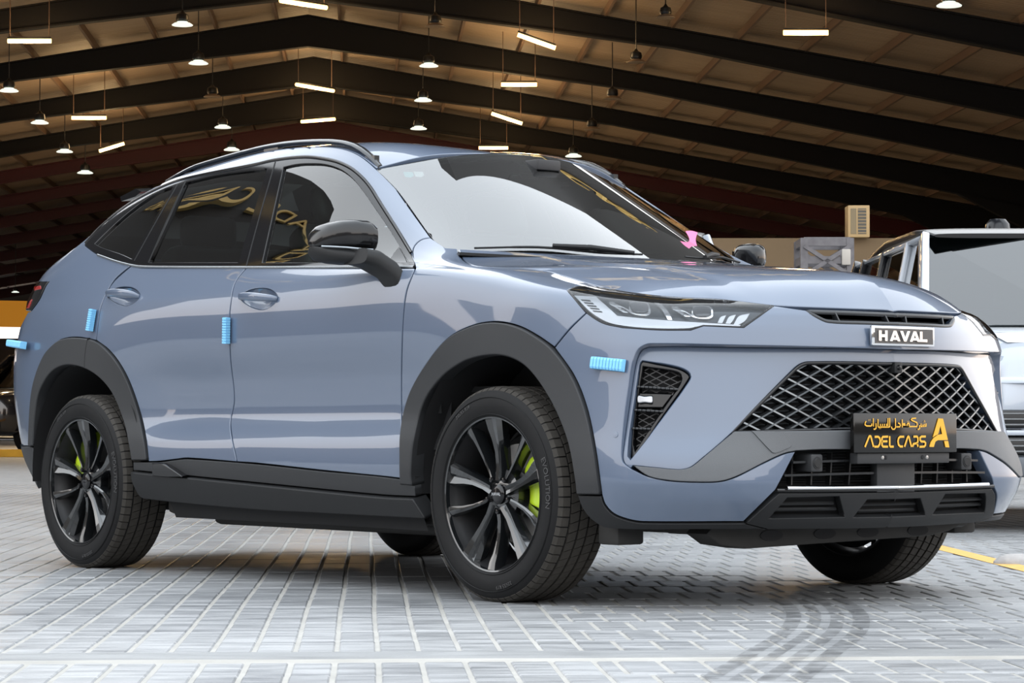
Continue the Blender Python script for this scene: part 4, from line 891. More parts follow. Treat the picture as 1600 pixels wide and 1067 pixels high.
for src in (w1, w3):
    c_ = src.copy(); col.objects.link(c_); c_.scale = (1, -1, 1)
    for ch in list(src.children): k = ch.copy(); col.objects.link(k); k.parent = c_

# ---- wheel housings, inner body, floor
for x in (0., -2.738):
    for s in (-1, 1):
        mb = MB(); mb.lathe([(.455, s*.905), (.455, s*.60), (.03, s*.60)], 40, 'Y', (x, 0, HZ+.04), R(-6), R(186)); mb.build('wheel_housing', BLACK, car, True, angle=40)
rows = 12*8+4; G_ = GA[:, :rows]; N_ = SIDE.N[:, :rows]; off = np.interp(G_[:, 40, 0], [-3.8, .35, .55, 1.], [.04, .04, .095, .095])
Q = G_-N_*off[:, None, None]; Q = Q[::3, ::4]; V = Q.reshape(-1, 3); F = []; nv = Q.shape[1]
for i in range(Q.shape[0]-1):
    for j in range(nv-1):
        c_ = (Q[i, j]+Q[i+1, j+1])/2
        if any(math.hypot(c_[0]-x, c_[2]-HZ-.04) < .50 for x in (0., -2.738)): continue
        F.append((i*nv+j, (i+1)*nv+j, (i+1)*nv+j+1, i*nv+j+1))
ib = mesh_obj('inner_body', V, F, BLACK, car); mirror_part(ib)
UB = mat('underbody_black', (.014, .013, .012), .7, noise_s=12, noise_a=.4)
mb = MB()
for x0, x1, hw in ((-3.6, -3.2, .62), (-3.2, -2.27, .58), (-2.27, -.46, .80), (-.46, .46, .56), (.46, .70, .60)): mb.box(((x0+x1)/2, 0, .275), (x1-x0, hw*2, .09))
mb.build('underbody', UB, car, bevel=.02)
mb = MB(); mb.box((-1.3, -.45, .222), (1.5, .55, .06)); mb.box((-1.3, .45, .222), (1.5, .55, .06)); mb.build('floor_tray', UB, car, bevel=.025)
mb = MB(); mb.lathe([(0, -.38), (.075, -.37), (.085, -.33), (.085, .33), (.075, .37), (0, .38)], 20, 'Y', (-2.36, 0, .255)); mb.build('silencer', UB, car, True)
# front cross member; flat black discs paint the dark of its lightening holes
mb = MB(); pl = [(-.62, .235), (-.56, .20), (-.45, .185), (.40, .205), (.50, .22), (.56, .24), (.52, .27), (-.58, .27)]
mb.prism(pl, lambda a, b, d: (.60+d, a, b), 0, .10); xm = mb.build('front_cross_member', UB, car, bevel=.006)
for y in (-.34, -.10, .10, .34):
    m_ = MB(); m_.lathe([(0, .0), (.05, .0), (.052, -.004)], 16, 'X', (.7025, y, .225)); m_.V = [(v[0], y+(v[1]-y), .225+(v[2]-.225)*.36) for v in m_.V]; m_.build('member_dark_disc', BLACK, xm)
for s in (-1, 1):
    mb = MB(); mb.box((.47, s*.775, .235), (.10, .11, .07)); mb.build('air_deflector', UB, car, bevel=.01)

# ---- cabin
TRIM = mat('cabin_trim', (.020, .020, .022), .6); LEATHER = mat('cabin_leather', (.045, .042, .042), .45, 0, .4); LIGHTL = mat('cabin_light_leather', (.30, .29, .28), .5)
def seat(x, y, wd=.52):
    s_ = MB(); s_.box((x+.02, y, .78), (.52, wd, .16)); o = s_.build('seat', LEATHER, car, bevel=.05, seg=3)
    s_ = MB(); m3 = Matrix.Rotation(R(-20), 3, 'Y'); s_.box((x-.30, y, 1.06), (.14, wd, .60), mtx=m3); s_.build('seat_backrest', LEATHER, o, bevel=.05, seg=3)
    s_ = MB(); s_.box((x-.43, y, 1.43), (.10, .27, .17), mtx=m3); s_.build('headrest', LEATHER, o, bevel=.04, seg=3)
    s_ = MB(); s_.tube([(x-.39, y-.06, 1.30), (x-.42, y-.06, 1.40)], .007, 6); s_.tube([(x-.39, y+.06, 1.30), (x-.42, y+.06, 1.40)], .007, 6); s_.build('headrest_posts', STEEL, o)
seat(-1.22, -.38); seat(-1.22, .38)
s_ = MB(); s_.box((-2.15, 0, .80), (.50, 1.30, .16)); o = s_.build('rear_bench', LEATHER, car, bevel=.05, seg=3)
s_ = MB(); s_.box((-2.46, 0, 1.05), (.14, 1.30, .56), mtx=Matrix.Rotation(R(-22), 3, 'Y')); s_.build('bench_backrest', LEATHER, o, bevel=.05, seg=3)
for y in (-.42, .42): s_ = MB(); s_.box((-2.58, y, 1.38), (.09, .25, .14)); s_.build('headrest', LEATHER, o, bevel=.035, seg=3)
pl = [(-.30, 1.10), (-.36, 1.155), (-.62, 1.175), (-.74, 1.15), (-.80, 1.07), (-.78, .86), (-.30, .86)]
mb = MB(); mb.prism(pl, lambda a, b, d: (a, d, b), -.70, .70); dash = mb.build('dashboard', TRIM, car, bevel=.02)
mb = MB(); mb.box((-.80, 0, 1.21), (.02, .30, .13)); mb.build('centre_screen', GLOSS, dash, bevel=.004)
mb = MB(); mb.box((-.78, .38, 1.195), (.02, .27, .09)); mb.build('driver_screen', GLOSS, dash, bevel=.004)
mb = MB()
for k in range(24):
    a, b = 2*math.pi*k/24, 2*math.pi*(k+1)/24; f_ = lambda t: Vector((-.92+.075*math.sin(t), .38+.18*math.cos(t), 1.07+.165*math.sin(t))); mb.bar(f_(a), f_(b), .028, .028)
mb.bar((-.92, .21, 1.07), (-.92, .55, 1.07), .04, .03); mb.bar((-.92, .38, 1.07), (-.985, .38, .92), .03, .04); mb.box((-.90, .38, 1.07), (.05, .13, .10)); mb.build('steering_wheel', TRIM, car, bevel=.004)
mb = MB(); mb.box((-1.15, 0, .80), (.9, .22, .22)); mb.build('centre_console', TRIM, car, bevel=.03)
mb = MB(); mb.box((-1.5, 0, .70), (2.6, 1.5, .02)); mb.build('cabin_floor', BLACK, car)
# head lining under the roof
GL = ROOF.G[::6, ::2]-np.array([0, 0, .035]); GL = GL[:, :int(GL.shape[1]*.62)]; nu_, nv_ = GL.shape[:2]
V = np.concatenate([GL.reshape(-1, 3), (GL*np.array([1, -1, 1])).reshape(-1, 3)]); F = [(i*nv_+j, (i+1)*nv_+j, (i+1)*nv_+j+1, i*nv_+j+1) for i in range(nu_-1) for j in range(nv_-1)]; F += [tuple(k+nu_*nv_ for k in f[::-1]) for f in F[:]]
mesh_obj('head_lining', V, F, LIGHTL, car, True)
mb = MB(); mb.box((-.93, 0, 1.49), (.03, .24, .065)); rv = mb.build('rear_view_mirror', GLOSS, car, bevel=.012)
mb = MB(); mb.bar((-.93, 0, 1.50), (-.90, 0, 1.56), .02, .02); mb.box((-.90, 0, 1.555), (.12, .11, .04)); mb.build('mirror_stalk', TRIM, rv, bevel=.006)
# inside door cards up to the waistline
dc = mesh_obj('door_card', *(lambda Gd: (Gd.reshape(-1, 3), [(i*Gd.shape[1]+j, (i+1)*Gd.shape[1]+j, (i+1)*Gd.shape[1]+j+1, i*Gd.shape[1]+j+1) for i in range(Gd.shape[0]-1) for j in range(Gd.shape[1]-1)]))((GA-SIDE.N*.08)[7*12+3:11*12+6:3, 30:98:4]), TRIM, car, True); mirror_part(dc)

# black ceramic border of the screen, wiper, stickers
S0, S1_, T0, T1_ = SCREEN.S[0], SCREEN.S[-1], SCREEN.T[0], SCREEN.T[-1]
fr_o = rectpoly(SCREEN, 30, .002); FRIT = mat('screen_frit', (.02, .02, .022), .15, 0, .5)
fr_i = [(s, T0+.05) for s in np.linspace(S0+.06, S1_, 30)]+[(S1_, t) for t in np.linspace(T0+.05, T1_-.10, 10)][1:]+[(s, T1_-.10) for s in np.linspace(S1_, S1_-.10, 5)][1:]+[(s, T1_-.045) for s in np.linspace(S1_-.12, S0+.075, 24)]+[(S0+.06, t) for t in np.linspace(T1_-.06, T0+.065, 16)]
panel('screen_border', SCREEN, fr_o, FRIT, car, off=-.012, thick=.001, gap=.001, bev=.0002, holes=[np.array(fr_i)], sym=True)
for px, py, m_ in ((638, 270, mat('teal_sticker', (.10, .55, .58), .5)), (654, 269.5, mat('white_sticker', (.75, .78, .80), .5))):
    panel('screen_sticker', SCREEN, SCREEN.trace([(px-8, py-4, 1), (px+7, py-3.5, 1), (px+9, py+2, 1), (px+4, py+5, 1), (px-5, py+4, 1)], True, 4.), m_, screen, off=-.006, thick=.001, gap=.0002, bev=.0002, grid=.02)
def wiper(pts, name):
    mb = MB(); P = [Vector(SCREEN.P(SCREEN.trace([p], False))[0])+Vector((.006, 0, .022)) for p in pts]; mb.tube(P, .008, 6); return mb
wb = MB(); A = Vector(bot[30]); 
P = [Vector(SCREEN.P(np.array([[s, T0+.012]]))[0])+Vector((.004, 0, .005)) for s in np.linspace(S0+.09, S0+.62, 12)]
wb.tube(P, [.004]*3+[.005]*6+[.004]*3, 6); wo_ = wb.build('wiper', SKID, car, True)
wb = MB(); wb.tube([P[5]+Vector((0, 0, .008)), P[7]+Vector((.02, .02, .012)), P[9]+Vector((.06, .04, .0))], [.008, .010, .008], 8); wb.build('wiper_arm', SKID, wo_, True)
w2_ = mirror_part(wo_)
# cowl under the screen edge
mb = MB(); 
for a, b in zip(bot[::-1][:-1:3], bot[::-1][3::3]): mb.bar(Vector(a)+Vector((.06, 0, -.03)), Vector(b)+Vector((.06, 0, -.03)), .16, .01)
for a, b in zip(bot[::-1][:-1:3], bot[::-1][3::3]): mb.bar(Vector((a[0]+.06, -a[1], a[2]-.03)), Vector((b[0]+.06, -b[1], b[2]-.03)), .16, .01)
mb.build('cowl', SKID, car)
mb = MB(); mb.add([Vector(p) for p in ((-3.3, -.6, 1.1), (-3.3, .6, 1.1), (-2.55, .6, 1.1), (-2.55, -.6, 1.1))], [(0, 1, 2, 3)]); mb.build('parcel_shelf', TRIM, car)

# ================================================================== small things fixed to the car but not part of it
FOAM = mat('light_blue_foam', (.20, .52, .80), .75, noise_s=80, noise_a=.06)
def foam(px0, px1, wd, ht, label, n=10, lift=0.):
    st = SIDE.trace([px0, px1], False, 500.); P = SIDE.P(st); N = SIDE.Nn(st); a, b = Vector(P[0]+N[0]*lift), Vector(P[-1]+N[-1]*lift); nn = Vector((N[0]+N[-1])/2).normalized(); d = (b-a); L = d.length; d.normalize(); x = d.cross(nn).normalized(); nn = x.cross(d).normalized()
    mb = MB()
    for k in range(n):
        c0 = a+d*(L*k/n+.0012); c1 = a+d*(L*(k+1)/n-.0012); V = [c+x*sx*wd/2+nn*h_ for c in (c0, c1) for sx, h_ in ((-1, .007), (-.9, ht*.9), (-.6, ht), (.6, ht), (.9, ht*.9), (1, .007))]
        mb.add(V, [(i, (i+1) % 6, 6+(i+1) % 6, 6+i) for i in range(6)]+[tuple(range(5, -1, -1)), tuple(range(6, 12))])
    c0, c1 = a, b; V = [c+x*sx*wd/2*.90+nn*h_*.86 for c in (c0, c1) for sx, h_ in ((-1, .008), (-.9, ht*.9), (-.6, ht), (.6, ht), (.9, ht*.9), (1, .008))]
    mb.add(V, [(i, (i+1) % 6, 6+(i+1) % 6, 6+i) for i in range(6)]+[tuple(range(5, -1, -1)), tuple(range(6, 12))])
    o = mb.build('foam_block', FOAM); tag(o, label, 'foam block', 'door edge foam blocks')
foam((150.5, 484), (145, 518), .030, .030, 'blue ridged foam block on the rear door edge below the rear handle')
foam((359, 496), (358.5, 537), .030, .028, 'blue ridged foam block on the front door edge below the front handle')
foam((929, 567), (979, 572), .040, .026, 'blue ridged foam block on the front bumper corner beside the air inlet')
foam((26, 538), (48, 541), .032, .035, 'blue ridged foam block on the rear bumper corner under the tail lamp', 6, .012)
st = SCREEN.trace([(1080, 376)], False)
pk = [(1071, 361, 1), (1081, 360.5), (1090, 363, 1), (1087, 375), (1091, 389, 1), (1083, 387), (1075, 385, 1), (1077, 373)]
# far side of the screen: place on the mirrored surface
PK = mat('pink_paper', (.85, .22, .42), .6)
d = ray(1081, 376); c_ = Vector((CAM.x, -CAM.y, CAM.z)); loc, n_, f_, ds = SCREEN.bvh.ray_cast(c_, Vector((d.x, -d.y, d.z)).normalized())
if loc is None: loc, n_, f_, ds = SCREEN.bvh.find_nearest(Vector((-.62, -.42, 1.33)))
n_ = Vector((n_.x, -n_.y, n_.z)); n_ = n_ if n_.z > 0 else -n_; loc = Vector((loc.x, -loc.y, loc.z))+n_*.03
n_ = (n_*.6+(CAM-loc).normalized()).normalized()
tp = [CAM+ray(x, y)*((loc-CAM).dot(n_)/ray(x, y).dot(n_)) for x, y in spline2(pk, True, 4.)]
n0 = len(tp); V = tp+[p-n_*.002 for p in tp]
tg = mesh_obj('paper_tag', V, [tuple(range(n0)), tuple(range(2*n0-1, n0-1, -1))]+[(i, (i+1) % n0, n0+(i+1) % n0, n0+i) for i in range(n0)], PK); tag(tg, 'pink paper tag stuck low on the windscreen near its far pillar', 'tag')

# ================================================================== THE PLACE: paved yard running into a wide steel shed (axis A, right B)
AY = YAW+R(3.203); A = Vector((math.cos(AY), math.sin(AY), 0)); B = Vector((A.y, -A.x, 0)); O = Vector((CAM.x, CAM.y, 0))
def W(d, l, z): return O+A*d+B*l+Vector((0, 0, z))
def dl(p): q_ = Vector(p)-O; return q_.dot(A), q_.dot(B)
LR, ZR, SL = -1.55, 11.95, .168; LW, RW = -34., 23.; BAY = 8.
def zroof(l): return ZR-SL*abs(l-LR)
def frame_d(k): return BAY*(k+.87)
AMAT = Matrix(((A.x, B.x, 0), (A.y, B.y, 0), (0, 0, 1)))

# ---- paving
def pos_mat(name, c1, c2, rough, streak=True, rvar=.12, bump=.4):
    m = bpy.data.materials.new(name); m.use_nodes = True; t = m.node_tree; b = t.nodes['Principled BSDF']; L = t.links.new
    g = t.nodes.new('ShaderNodeNewGeometry'); mp = t.nodes.new('ShaderNodeMapping'); mp.inputs['Rotation'].default_value = (0, 0, -AY); L(g.outputs['Position'], mp.inputs['Vector'])
    mp2 = t.nodes.new('ShaderNodeMapping'); mp2.inputs['Scale'].default_value = (9., 1.6, 3.) if streak else (3, 3, 3); L(mp.outputs[0], mp2.inputs['Vector'])
    n1 = t.nodes.new('ShaderNodeTexNoise'); n1.inputs['Scale'].default_value = 1.6; n1.inputs['Detail'].default_value = 6; n1.inputs['Roughness'].default_value = .65; L(mp2.outputs[0], n1.inputs['Vector'])
    n2 = t.nodes.new('ShaderNodeTexNoise'); n2.inputs['Scale'].default_value = .35; n2.inputs['Detail'].default_value = 3; L(mp.outputs[0], n2.inputs['Vector'])
    ad = t.nodes.new('ShaderNodeMath'); ad.operation = 'ADD'; L(n1.outputs['Fac'], ad.inputs[0]); L(n2.outputs['Fac'], ad.inputs[1])
    oi = t.nodes.new('ShaderNodeObjectInfo'); a2 = t.nodes.new('ShaderNodeMath'); a2.operation = 'MULTIPLY_ADD'; L(oi.outputs['Random'], a2.inputs[0]); a2.inputs[1].default_value = .14; L(ad.outputs[0], a2.inputs[2])
    r_ = t.nodes.new('ShaderNodeMapRange'); r_.inputs['From Min'].default_value = .70; r_.inputs['From Max'].default_value = 1.32; L(a2.outputs[0], r_.inputs['Value'])
    mx = t.nodes.new('ShaderNodeMix'); mx.data_type = 'RGBA'; mx.inputs[6].default_value = (*c1, 1); mx.inputs[7].default_value = (*c2, 1); L(r_.outputs[0], mx.inputs[0]); L(mx.outputs[2], b.inputs['Base Color'])
    r2 = t.nodes.new('ShaderNodeMapRange'); r2.inputs['From Min'].default_value = .35; r2.inputs['From Max'].default_value = .7; r2.inputs['To Min'].default_value = rough-rvar; r2.inputs['To Max'].default_value = rough+rvar; L(n1.outputs['Fac'], r2.inputs['Value']); L(r2.outputs[0], b.inputs['Roughness'])
    bp = t.nodes.new('ShaderNodeBump'); bp.inputs['Strength'].default_value = bump; bp.inputs['Distance'].default_value = .0015; n3 = t.nodes.new('ShaderNodeTexNoise'); n3.inputs['Scale'].default_value = 60; n3.inputs['Detail'].default_value = 4; L(g.outputs['Position'], n3.inputs['Vector']); L(n3.outputs['Fac'], bp.inputs['Height']); L(bp.outputs[0], b.inputs['Normal'])
    return m
PAVE = pos_mat('dusty_grey_paver', (.095, .10, .108), (.36, .365, .37), .40)
SAND = pos_mat('pale_joint_sand', (.225, .215, .195), (.37, .36, .335), .8, False)
CONC = pos_mat('pale_concrete_strip', (.15, .155, .157), (.28, .285, .288), .5)
# distant paving: the joints only as colour
def far_pave():
    m = bpy.data.materials.new('distant_paving'); m.use_nodes = True; t = m.node_tree; b = t.nodes['Principled BSDF']; L = t.links.new
    g = t.nodes.new('ShaderNodeNewGeometry'); mp = t.nodes.new('ShaderNodeMapping'); mp.inputs['Rotation'].default_value = (0, 0, -AY); L(g.outputs['Position'], mp.inputs['Vector'])
    br = t.nodes.new('ShaderNodeTexBrick'); br.offset = 0; br.inputs['Color1'].default_value = (.26, .262, .265, 1); br.inputs['Color2'].default_value = (.21, .212, .215, 1); br.inputs['Mortar'].default_value = (.34, .33, .31, 1)
    br.inputs['Scale'].default_value = 1.; br.inputs['Brick Width'].default_value = .34; br.inputs['Row Height'].default_value = .105; br.inputs['Mortar Size'].default_value = .006; L(mp.outputs[0], br.inputs['Vector']); L(br.outputs['Color'], b.inputs['Base Color'])
    b.inputs['Roughness'].default_value = .5; return m
q4 = [W(d, l, -.008) for d, l in ((-60, -90), (170, -90), (170, 90), (-60, 90))]
floor = tag(mesh_obj('floor', q4, [(0, 3, 2, 1)], far_pave()), kind='structure')
PW, PL = .105, .34
D0, D1 = 5.5, 27.
jb = [W(d, l, -.0035) for d, l in ((D0-2.6, -7.6), (D1+.1, -7.6), (D1+.1, 7.6), (D0-2.6, 7.6))]
tag(mesh_obj('joint_sand', jb, [(0, 3, 2, 1)], SAND, floor), kind='stuff')
def paver_geo(c, sx, sy):
    e = .004; V = []
    for z, k in ((-.006, 0), (-.003, 0), (0., e)):
        for x, y in ((-1, -1), (1, -1), (1, 1), (-1, 1)): V.append(Vector((c[0]+x*(sx/2-k), c[1]+y*(sy/2-k), c[2]+z)))
    F = [(8, 9, 10, 11)]+[(4+i, 4+(i+1) % 4, 8+(i+1) % 4, 8+i) for i in range(4)]+[(i, (i+1) % 4, 4+(i+1) % 4, 4+i) for i in range(4)]
    return V, F
V, F = paver_geo((0, 0, 0), PL-.007, PW-.013); pm = bpy.data.meshes.new('paver'); pm.from_pydata(V, [], F); pm.materials.append(PAVE)
STRIP = 6.62; bulk = MB(); npv = 0; rows_ = []
d = D0-2.5
while d < D1:
    if abs(d+PL/2-STRIP) < PL/2+.06 and d < STRIP: d = STRIP+.085
    rows_.append(d+PL/2); d += PL
for ri, dc in enumerate(rows_):
    stag0 = .5*(ri % 2) if dc < 14.9 else 0.
    j0 = -72; j1 = 71
    for j in range(j0, j1+1):
        stag = stag0 if j*PW > .45+.015*dc else 0.
        if stag and (j-1)*PW <= .45+.015*dc:
            hp = W(dc, (j-.25)*PW-.02, 0); Vp, Fp = paver_geo((0, 0, 0), PL-.007, PW/2-.013); bulk.add([AMAT @ v+hp for v in Vp], Fp[:5])
        l = (j+stag)*PW-.02+.002*math.sin(j*12.9+ri*7.1); lx = (l-.0)/dc
        p_ = W(dc+.004*math.sin(j*3.3+ri), l, 0); pz = .0006*math.sin(j*5.7+ri*3.9)
        rel = p_-CAM; D_ = max(.1, rel.dot(FW)); px = 800+FPX*rel.dot(RT)/D_; py = 533.5-FPX*rel.dot(UP)/D_
        if npv < 300 and dc > D0 and -20 < px < 1620 and py < 1085 and not (820 < py and False):
            o = bpy.data.objects.new('paver', pm); o.location = (p_.x, p_.y, pz); o.rotation_euler = (0, 0, AY); link(o, floor); npv += 1
        else:
            Vp, Fp = paver_geo((0, 0, 0), PL-.007, PW-.013); bulk.add([AMAT @ v+Vector((p_.x, p_.y, pz)) for v in Vp], Fp[:5])
tag(bulk.build('paver_field', PAVE, floor), kind='stuff')
mb = MB(); n_ = 40
for i in range(n_):
    l0 = -4+8*i/n_; l1 = -4+8*(i+1)/n_-.0; mb.add([W(STRIP+s_+(.006*math.sin(l_*9) if s_ else 0), l_, z_) for l_ in (l0, l1) for s_, z_ in ((-.085, -.004), (-.08, .0015), (.075, .0015), (.08, -.004))], [(0, 4, 5, 1), (1, 5, 6, 2), (2, 6, 7, 3)])
mb.build('concrete_strip', CONC, floor)
def mark_mat():
    m = bpy.data.materials.new('tyre_mark_rubber'); m.use_nodes = True; t = m.node_tree; b = t.nodes['Principled BSDF']; o = t.nodes['Material Output']; b.inputs['Base Color'].default_value = (.05, .05, .052, 1); b.inputs['Roughness'].default_value = .6
    tr_ = t.nodes.new('ShaderNodeBsdfTransparent'); mx = t.nodes.new('ShaderNodeMixShader'); g = t.nodes.new('ShaderNodeNewGeometry'); n = t.nodes.new('ShaderNodeTexNoise'); n.inputs['Scale'].default_value = 14; n.inputs['Detail'].default_value = 5; r_ = t.nodes.new('ShaderNodeMapRange'); r_.inputs['From Min'].default_value = .35; r_.inputs['From Max'].default_value = .75; r_.inputs['To Max'].default_value = .55
    t.links.new(g.outputs['Position'], n.inputs['Vector']); t.links.new(n.outputs['Fac'], r_.inputs['Value']); t.links.new(r_.outputs[0], mx.inputs[0]); t.links.new(tr_.outputs[0], mx.inputs[1]); t.links.new(b.outputs[0], mx.inputs[2]); t.links.new(mx.outputs[0], o.inputs[0]); return m
TMK = mark_mat()
for off_, wd_m in ((-.10, .045), (-.035, .035), (.03, .04), (.10, .05)):
    P_ = [at(x, y, 'z', .0022) for x, y in spline2([(1225, 922), (1268, 938), (1292, 960), (1285, 985), (1240, 1018), (1175, 1062)], False, 6.)]; V = []
    for i in range(len(P_)):
        d_ = (P_[min(i+1, len(P_)-1)]-P_[max(i-1, 0)]).normalized(); x_ = Vector((-d_.y, d_.x, 0)); V += [P_[i]+x_*(off_-wd_m/2), P_[i]+x_*(off_+wd_m/2)]
    mesh_obj('tyre_mark', V, [(2*i, 2*i+1, 2*i+3, 2*i+2) for i in range(len(P_)-1)], TMK, floor)
YEL = mat('yellow_line_paint', (.62, .36, .08), .6, noise_s=20, noise_a=.3)
mb = MB(); p0 = at(1440, 848, 'z', .002); p1 = at(1640, 898, 'z', .002); dd = (p1-p0).normalized(); xx = dd.cross(Vector((0, 0, 1)))*.05
mb.add([p0-xx, p0+xx, p1+xx, p1-xx], [(0, 1, 2, 3)]); mb.build('yellow_line', YEL, floor)
mb = MB(); p0 = at(1588, 881, 'z', 0.); V = []
for i, (r_, z_) in enumerate(((.085, 0), (.083, .012), (.065, .030), (.035, .040), (0.001, .043))):
    for k in range(14): V.append(p0+RT*r_*math.cos(2*math.pi*k/14)*1.15+FW*r_*math.sin(2*math.pi*k/14)*.8+Vector((0, 0, z_)))
mb.add(V, [(i*14+k, i*14+(k+1) % 14, (i+1)*14+(k+1) % 14, (i+1)*14+k) for i in range(4) for k in range(14)])
tag(mb.build('road_stud', mat('stud_grey', (.36, .34, .33), .5, noise_s=30, noise_a=.4), None, True), 'low grey domed road stud on the yellow line at the right', 'road stud')
kerb = MB(); k0 = W(56, -30, 0); kerb.add([W(d_, l_, z_) for l_ in (-40, -4.) for d_, z_ in ((54.6, 0), (54.7, .15), (55.3, .15), (55.4, 0))], [(0, 4, 5, 1), (1, 5, 6, 2), (2, 6, 7, 3), (0, 1, 2, 3), (4, 7, 6, 5)])
tag(kerb.build('trim_1', mat('yellow_kerb_paint', (.62, .33, .03), .6, noise_s=3, noise_a=.3)), kind='structure')

# ---- shed roof: portal frames, purlins, sheets
ceiling = tag(empty('ceiling'), kind='structure')
BLK = mat('black_painted_steel', (.0045, .004, .0038), .6, 0, .25); RED = mat('dark_red_painted_steel', (.075, .006, .005), .5); TAN = mat('purlin_primer', (.16, .10, .065), .6)
def sheet_mat():
    m = bpy.data.materials.new('roof_sheet'); m.use_nodes = True; t = m.node_tree; b = t.nodes['Principled BSDF']; L = t.links.new
    g = t.nodes.new('ShaderNodeNewGeometry'); mp = t.nodes.new('ShaderNodeMapping'); mp.inputs['Rotation'].default_value = (0, 0, -AY); L(g.outputs['Position'], mp.inputs['Vector'])
    n = t.nodes.new('ShaderNodeTexNoise'); n.inputs['Scale'].default_value = .8; n.inputs['Detail'].default_value = 5; mp2 = t.nodes.new('ShaderNodeMapping'); mp2.inputs['Scale'].default_value = (6, .4, 1); L(mp.outputs[0], mp2.inputs['Vector']); L(mp2.outputs[0], n.inputs['Vector'])
    mx = t.nodes.new('ShaderNodeMix'); mx.data_type = 'RGBA'; mx.inputs[6].default_value = (.29, .205, .135, 1); mx.inputs[7].default_value = (.43, .325, .225, 1); L(n.outputs['Fac'], mx.inputs[0]); L(mx.outputs[2], b.inputs['Base Color'])
    wv = t.nodes.new('ShaderNodeTexWave'); wv.inputs['Scale'].default_value = 1.6; L(mp.outputs[0], wv.inputs['Vector']); bp = t.nodes.new('ShaderNodeBump'); bp.inputs['Distance'].default_value = .03; bp.inputs['Strength'].default_value = .8; L(wv.outputs['Fac'], bp.inputs['Height']); L(bp.outputs[0], b.inputs['Normal'])
    b.inputs['Roughness'].default_value = .55; return m
SHEET = sheet_mat(); K0, K1 = 4, 18
for k in range(K0, K1):
    for s in (-1, 1):
        le = LW if s < 0 else RW; d0, d1 = frame_d(k)+(-.0 if k > K0 else -1.), frame_d(k+1)
        V = [W(d_, l_, zroof(l_)+t_) for t_ in (0, .05) for d_, l_ in ((d0, LR), (d1, LR), (d1, le), (d0, le))]
        mesh_obj('roof_sheet', V, [(0, 1, 2, 3), (7, 6, 5, 4), (0, 4, 5, 1), (1, 5, 6, 2), (2, 6, 7, 3), (3, 7, 4, 0)], SHEET, ceiling)
for s in (-1, 1):
    n = 15 if s > 0 else 19
    for i in range(n):
        l_ = LR+s*(.85+1.62*i)
        if not LW < l_ < RW: continue
        mb = MB(); zz = zroof(l_); mb.bar(W(frame_d(K0)-1, l_, zz-.11), W(frame_d(K1), l_, zz-.11), .07, .20); mb.build('purlin', TAN, ceiling)
RD = .80
for k in range(K0, K1+1):
    mb = MB(); d = frame_d(k); RD = .80 if k <= 10 else .46
    for s in (-1, 1):
        le = LW if s < 0 else RW; hz = .9
        ls = [LR, LR+s*3., LR+s*9., LR+s*16., le]; dp = [.82, .68, .44, .60, .85] if k <= 10 else [.70, .58, .40, .46, .6]
        for a_, b_, da_, db_ in zip(ls[:-1], ls[1:], dp[:-1], dp[1:]):
            for w_, e0, e1 in ((.04, 0., 1.), (.30, 0., 0.), (.30, 1., 1.)):
                V = [W(d+x_, l_, zroof(l_)-.22-q_*e_+h_) for l_, q_ in ((a_, da_), (b_, db_)) for x_ in (-w_/2, w_/2) for e_, h_ in ((e0, .02 if e0 == e1 else 0), (e1, -.02 if e0 == e1 else 0))]
                mb.add(V, [(0, 1, 3, 2), (4, 6, 7, 5), (0, 4, 5, 1), (2, 3, 7, 6), (0, 2, 6, 4), (1, 5, 7, 3)])
        # haunch and column
        V = [W(d+x_, l_, z_) for x_ in (-.15, .15) for l_, z_ in ((le, zroof(le)-.9), (le-s*5, zroof(le-s*5)-.95), (le-s*.9, zroof(le)-2.2), (le, zroof(le)-2.2))]
        mb.add(V, [(0, 1, 2, 3), (4, 5, 6, 7)]+[(i, (i+1) % 4, 4+(i+1) % 4, 4+i) for i in range(4)])
        mb.bar(W(d, le-s*.4, 0), W(d, le-s*.4, zroof(le)-.5), .7, .3, tuple(A))
    mb.build('rafter', BLK if k <= 10 else RED, ceiling)
# walls: right side, far end, front gable band
WALLM = mat('dark_wall_sheet', (.085, .062, .045), .7, noise_s=2, noise_a=.3)
def wall(name, pts, m, t=(0, 0, 0)):
    n = len(pts); V = [Vector(p) for p in pts]+[Vector(p)+Vector(t) for p in pts]; return tag(mesh_obj(name, V, [tuple(range(n)), tuple(range(2*n-1, n-1, -1))]+[(i, (i+1) % n, n+(i+1) % n, n+i) for i in range(n)], m), kind='structure')
dE = frame_d(K1)+.3
wall('wall_right', [W(frame_d(K0), RW+.1, 0), W(dE, RW+.1, 0), W(dE, RW+.1, zroof(RW)), W(frame_d(K0), RW+.1, zroof(RW))], WALLM, B*.2)
wall('wall_left_added', [W(22, LW-.1, 0), W(dE, LW-.1, 0), W(dE, LW-.1, 4.4), W(22, LW-.1, 4.4)], WALLM, B*-.2)  # unseen low wall, added to darken the sky's reflection on the rear corner
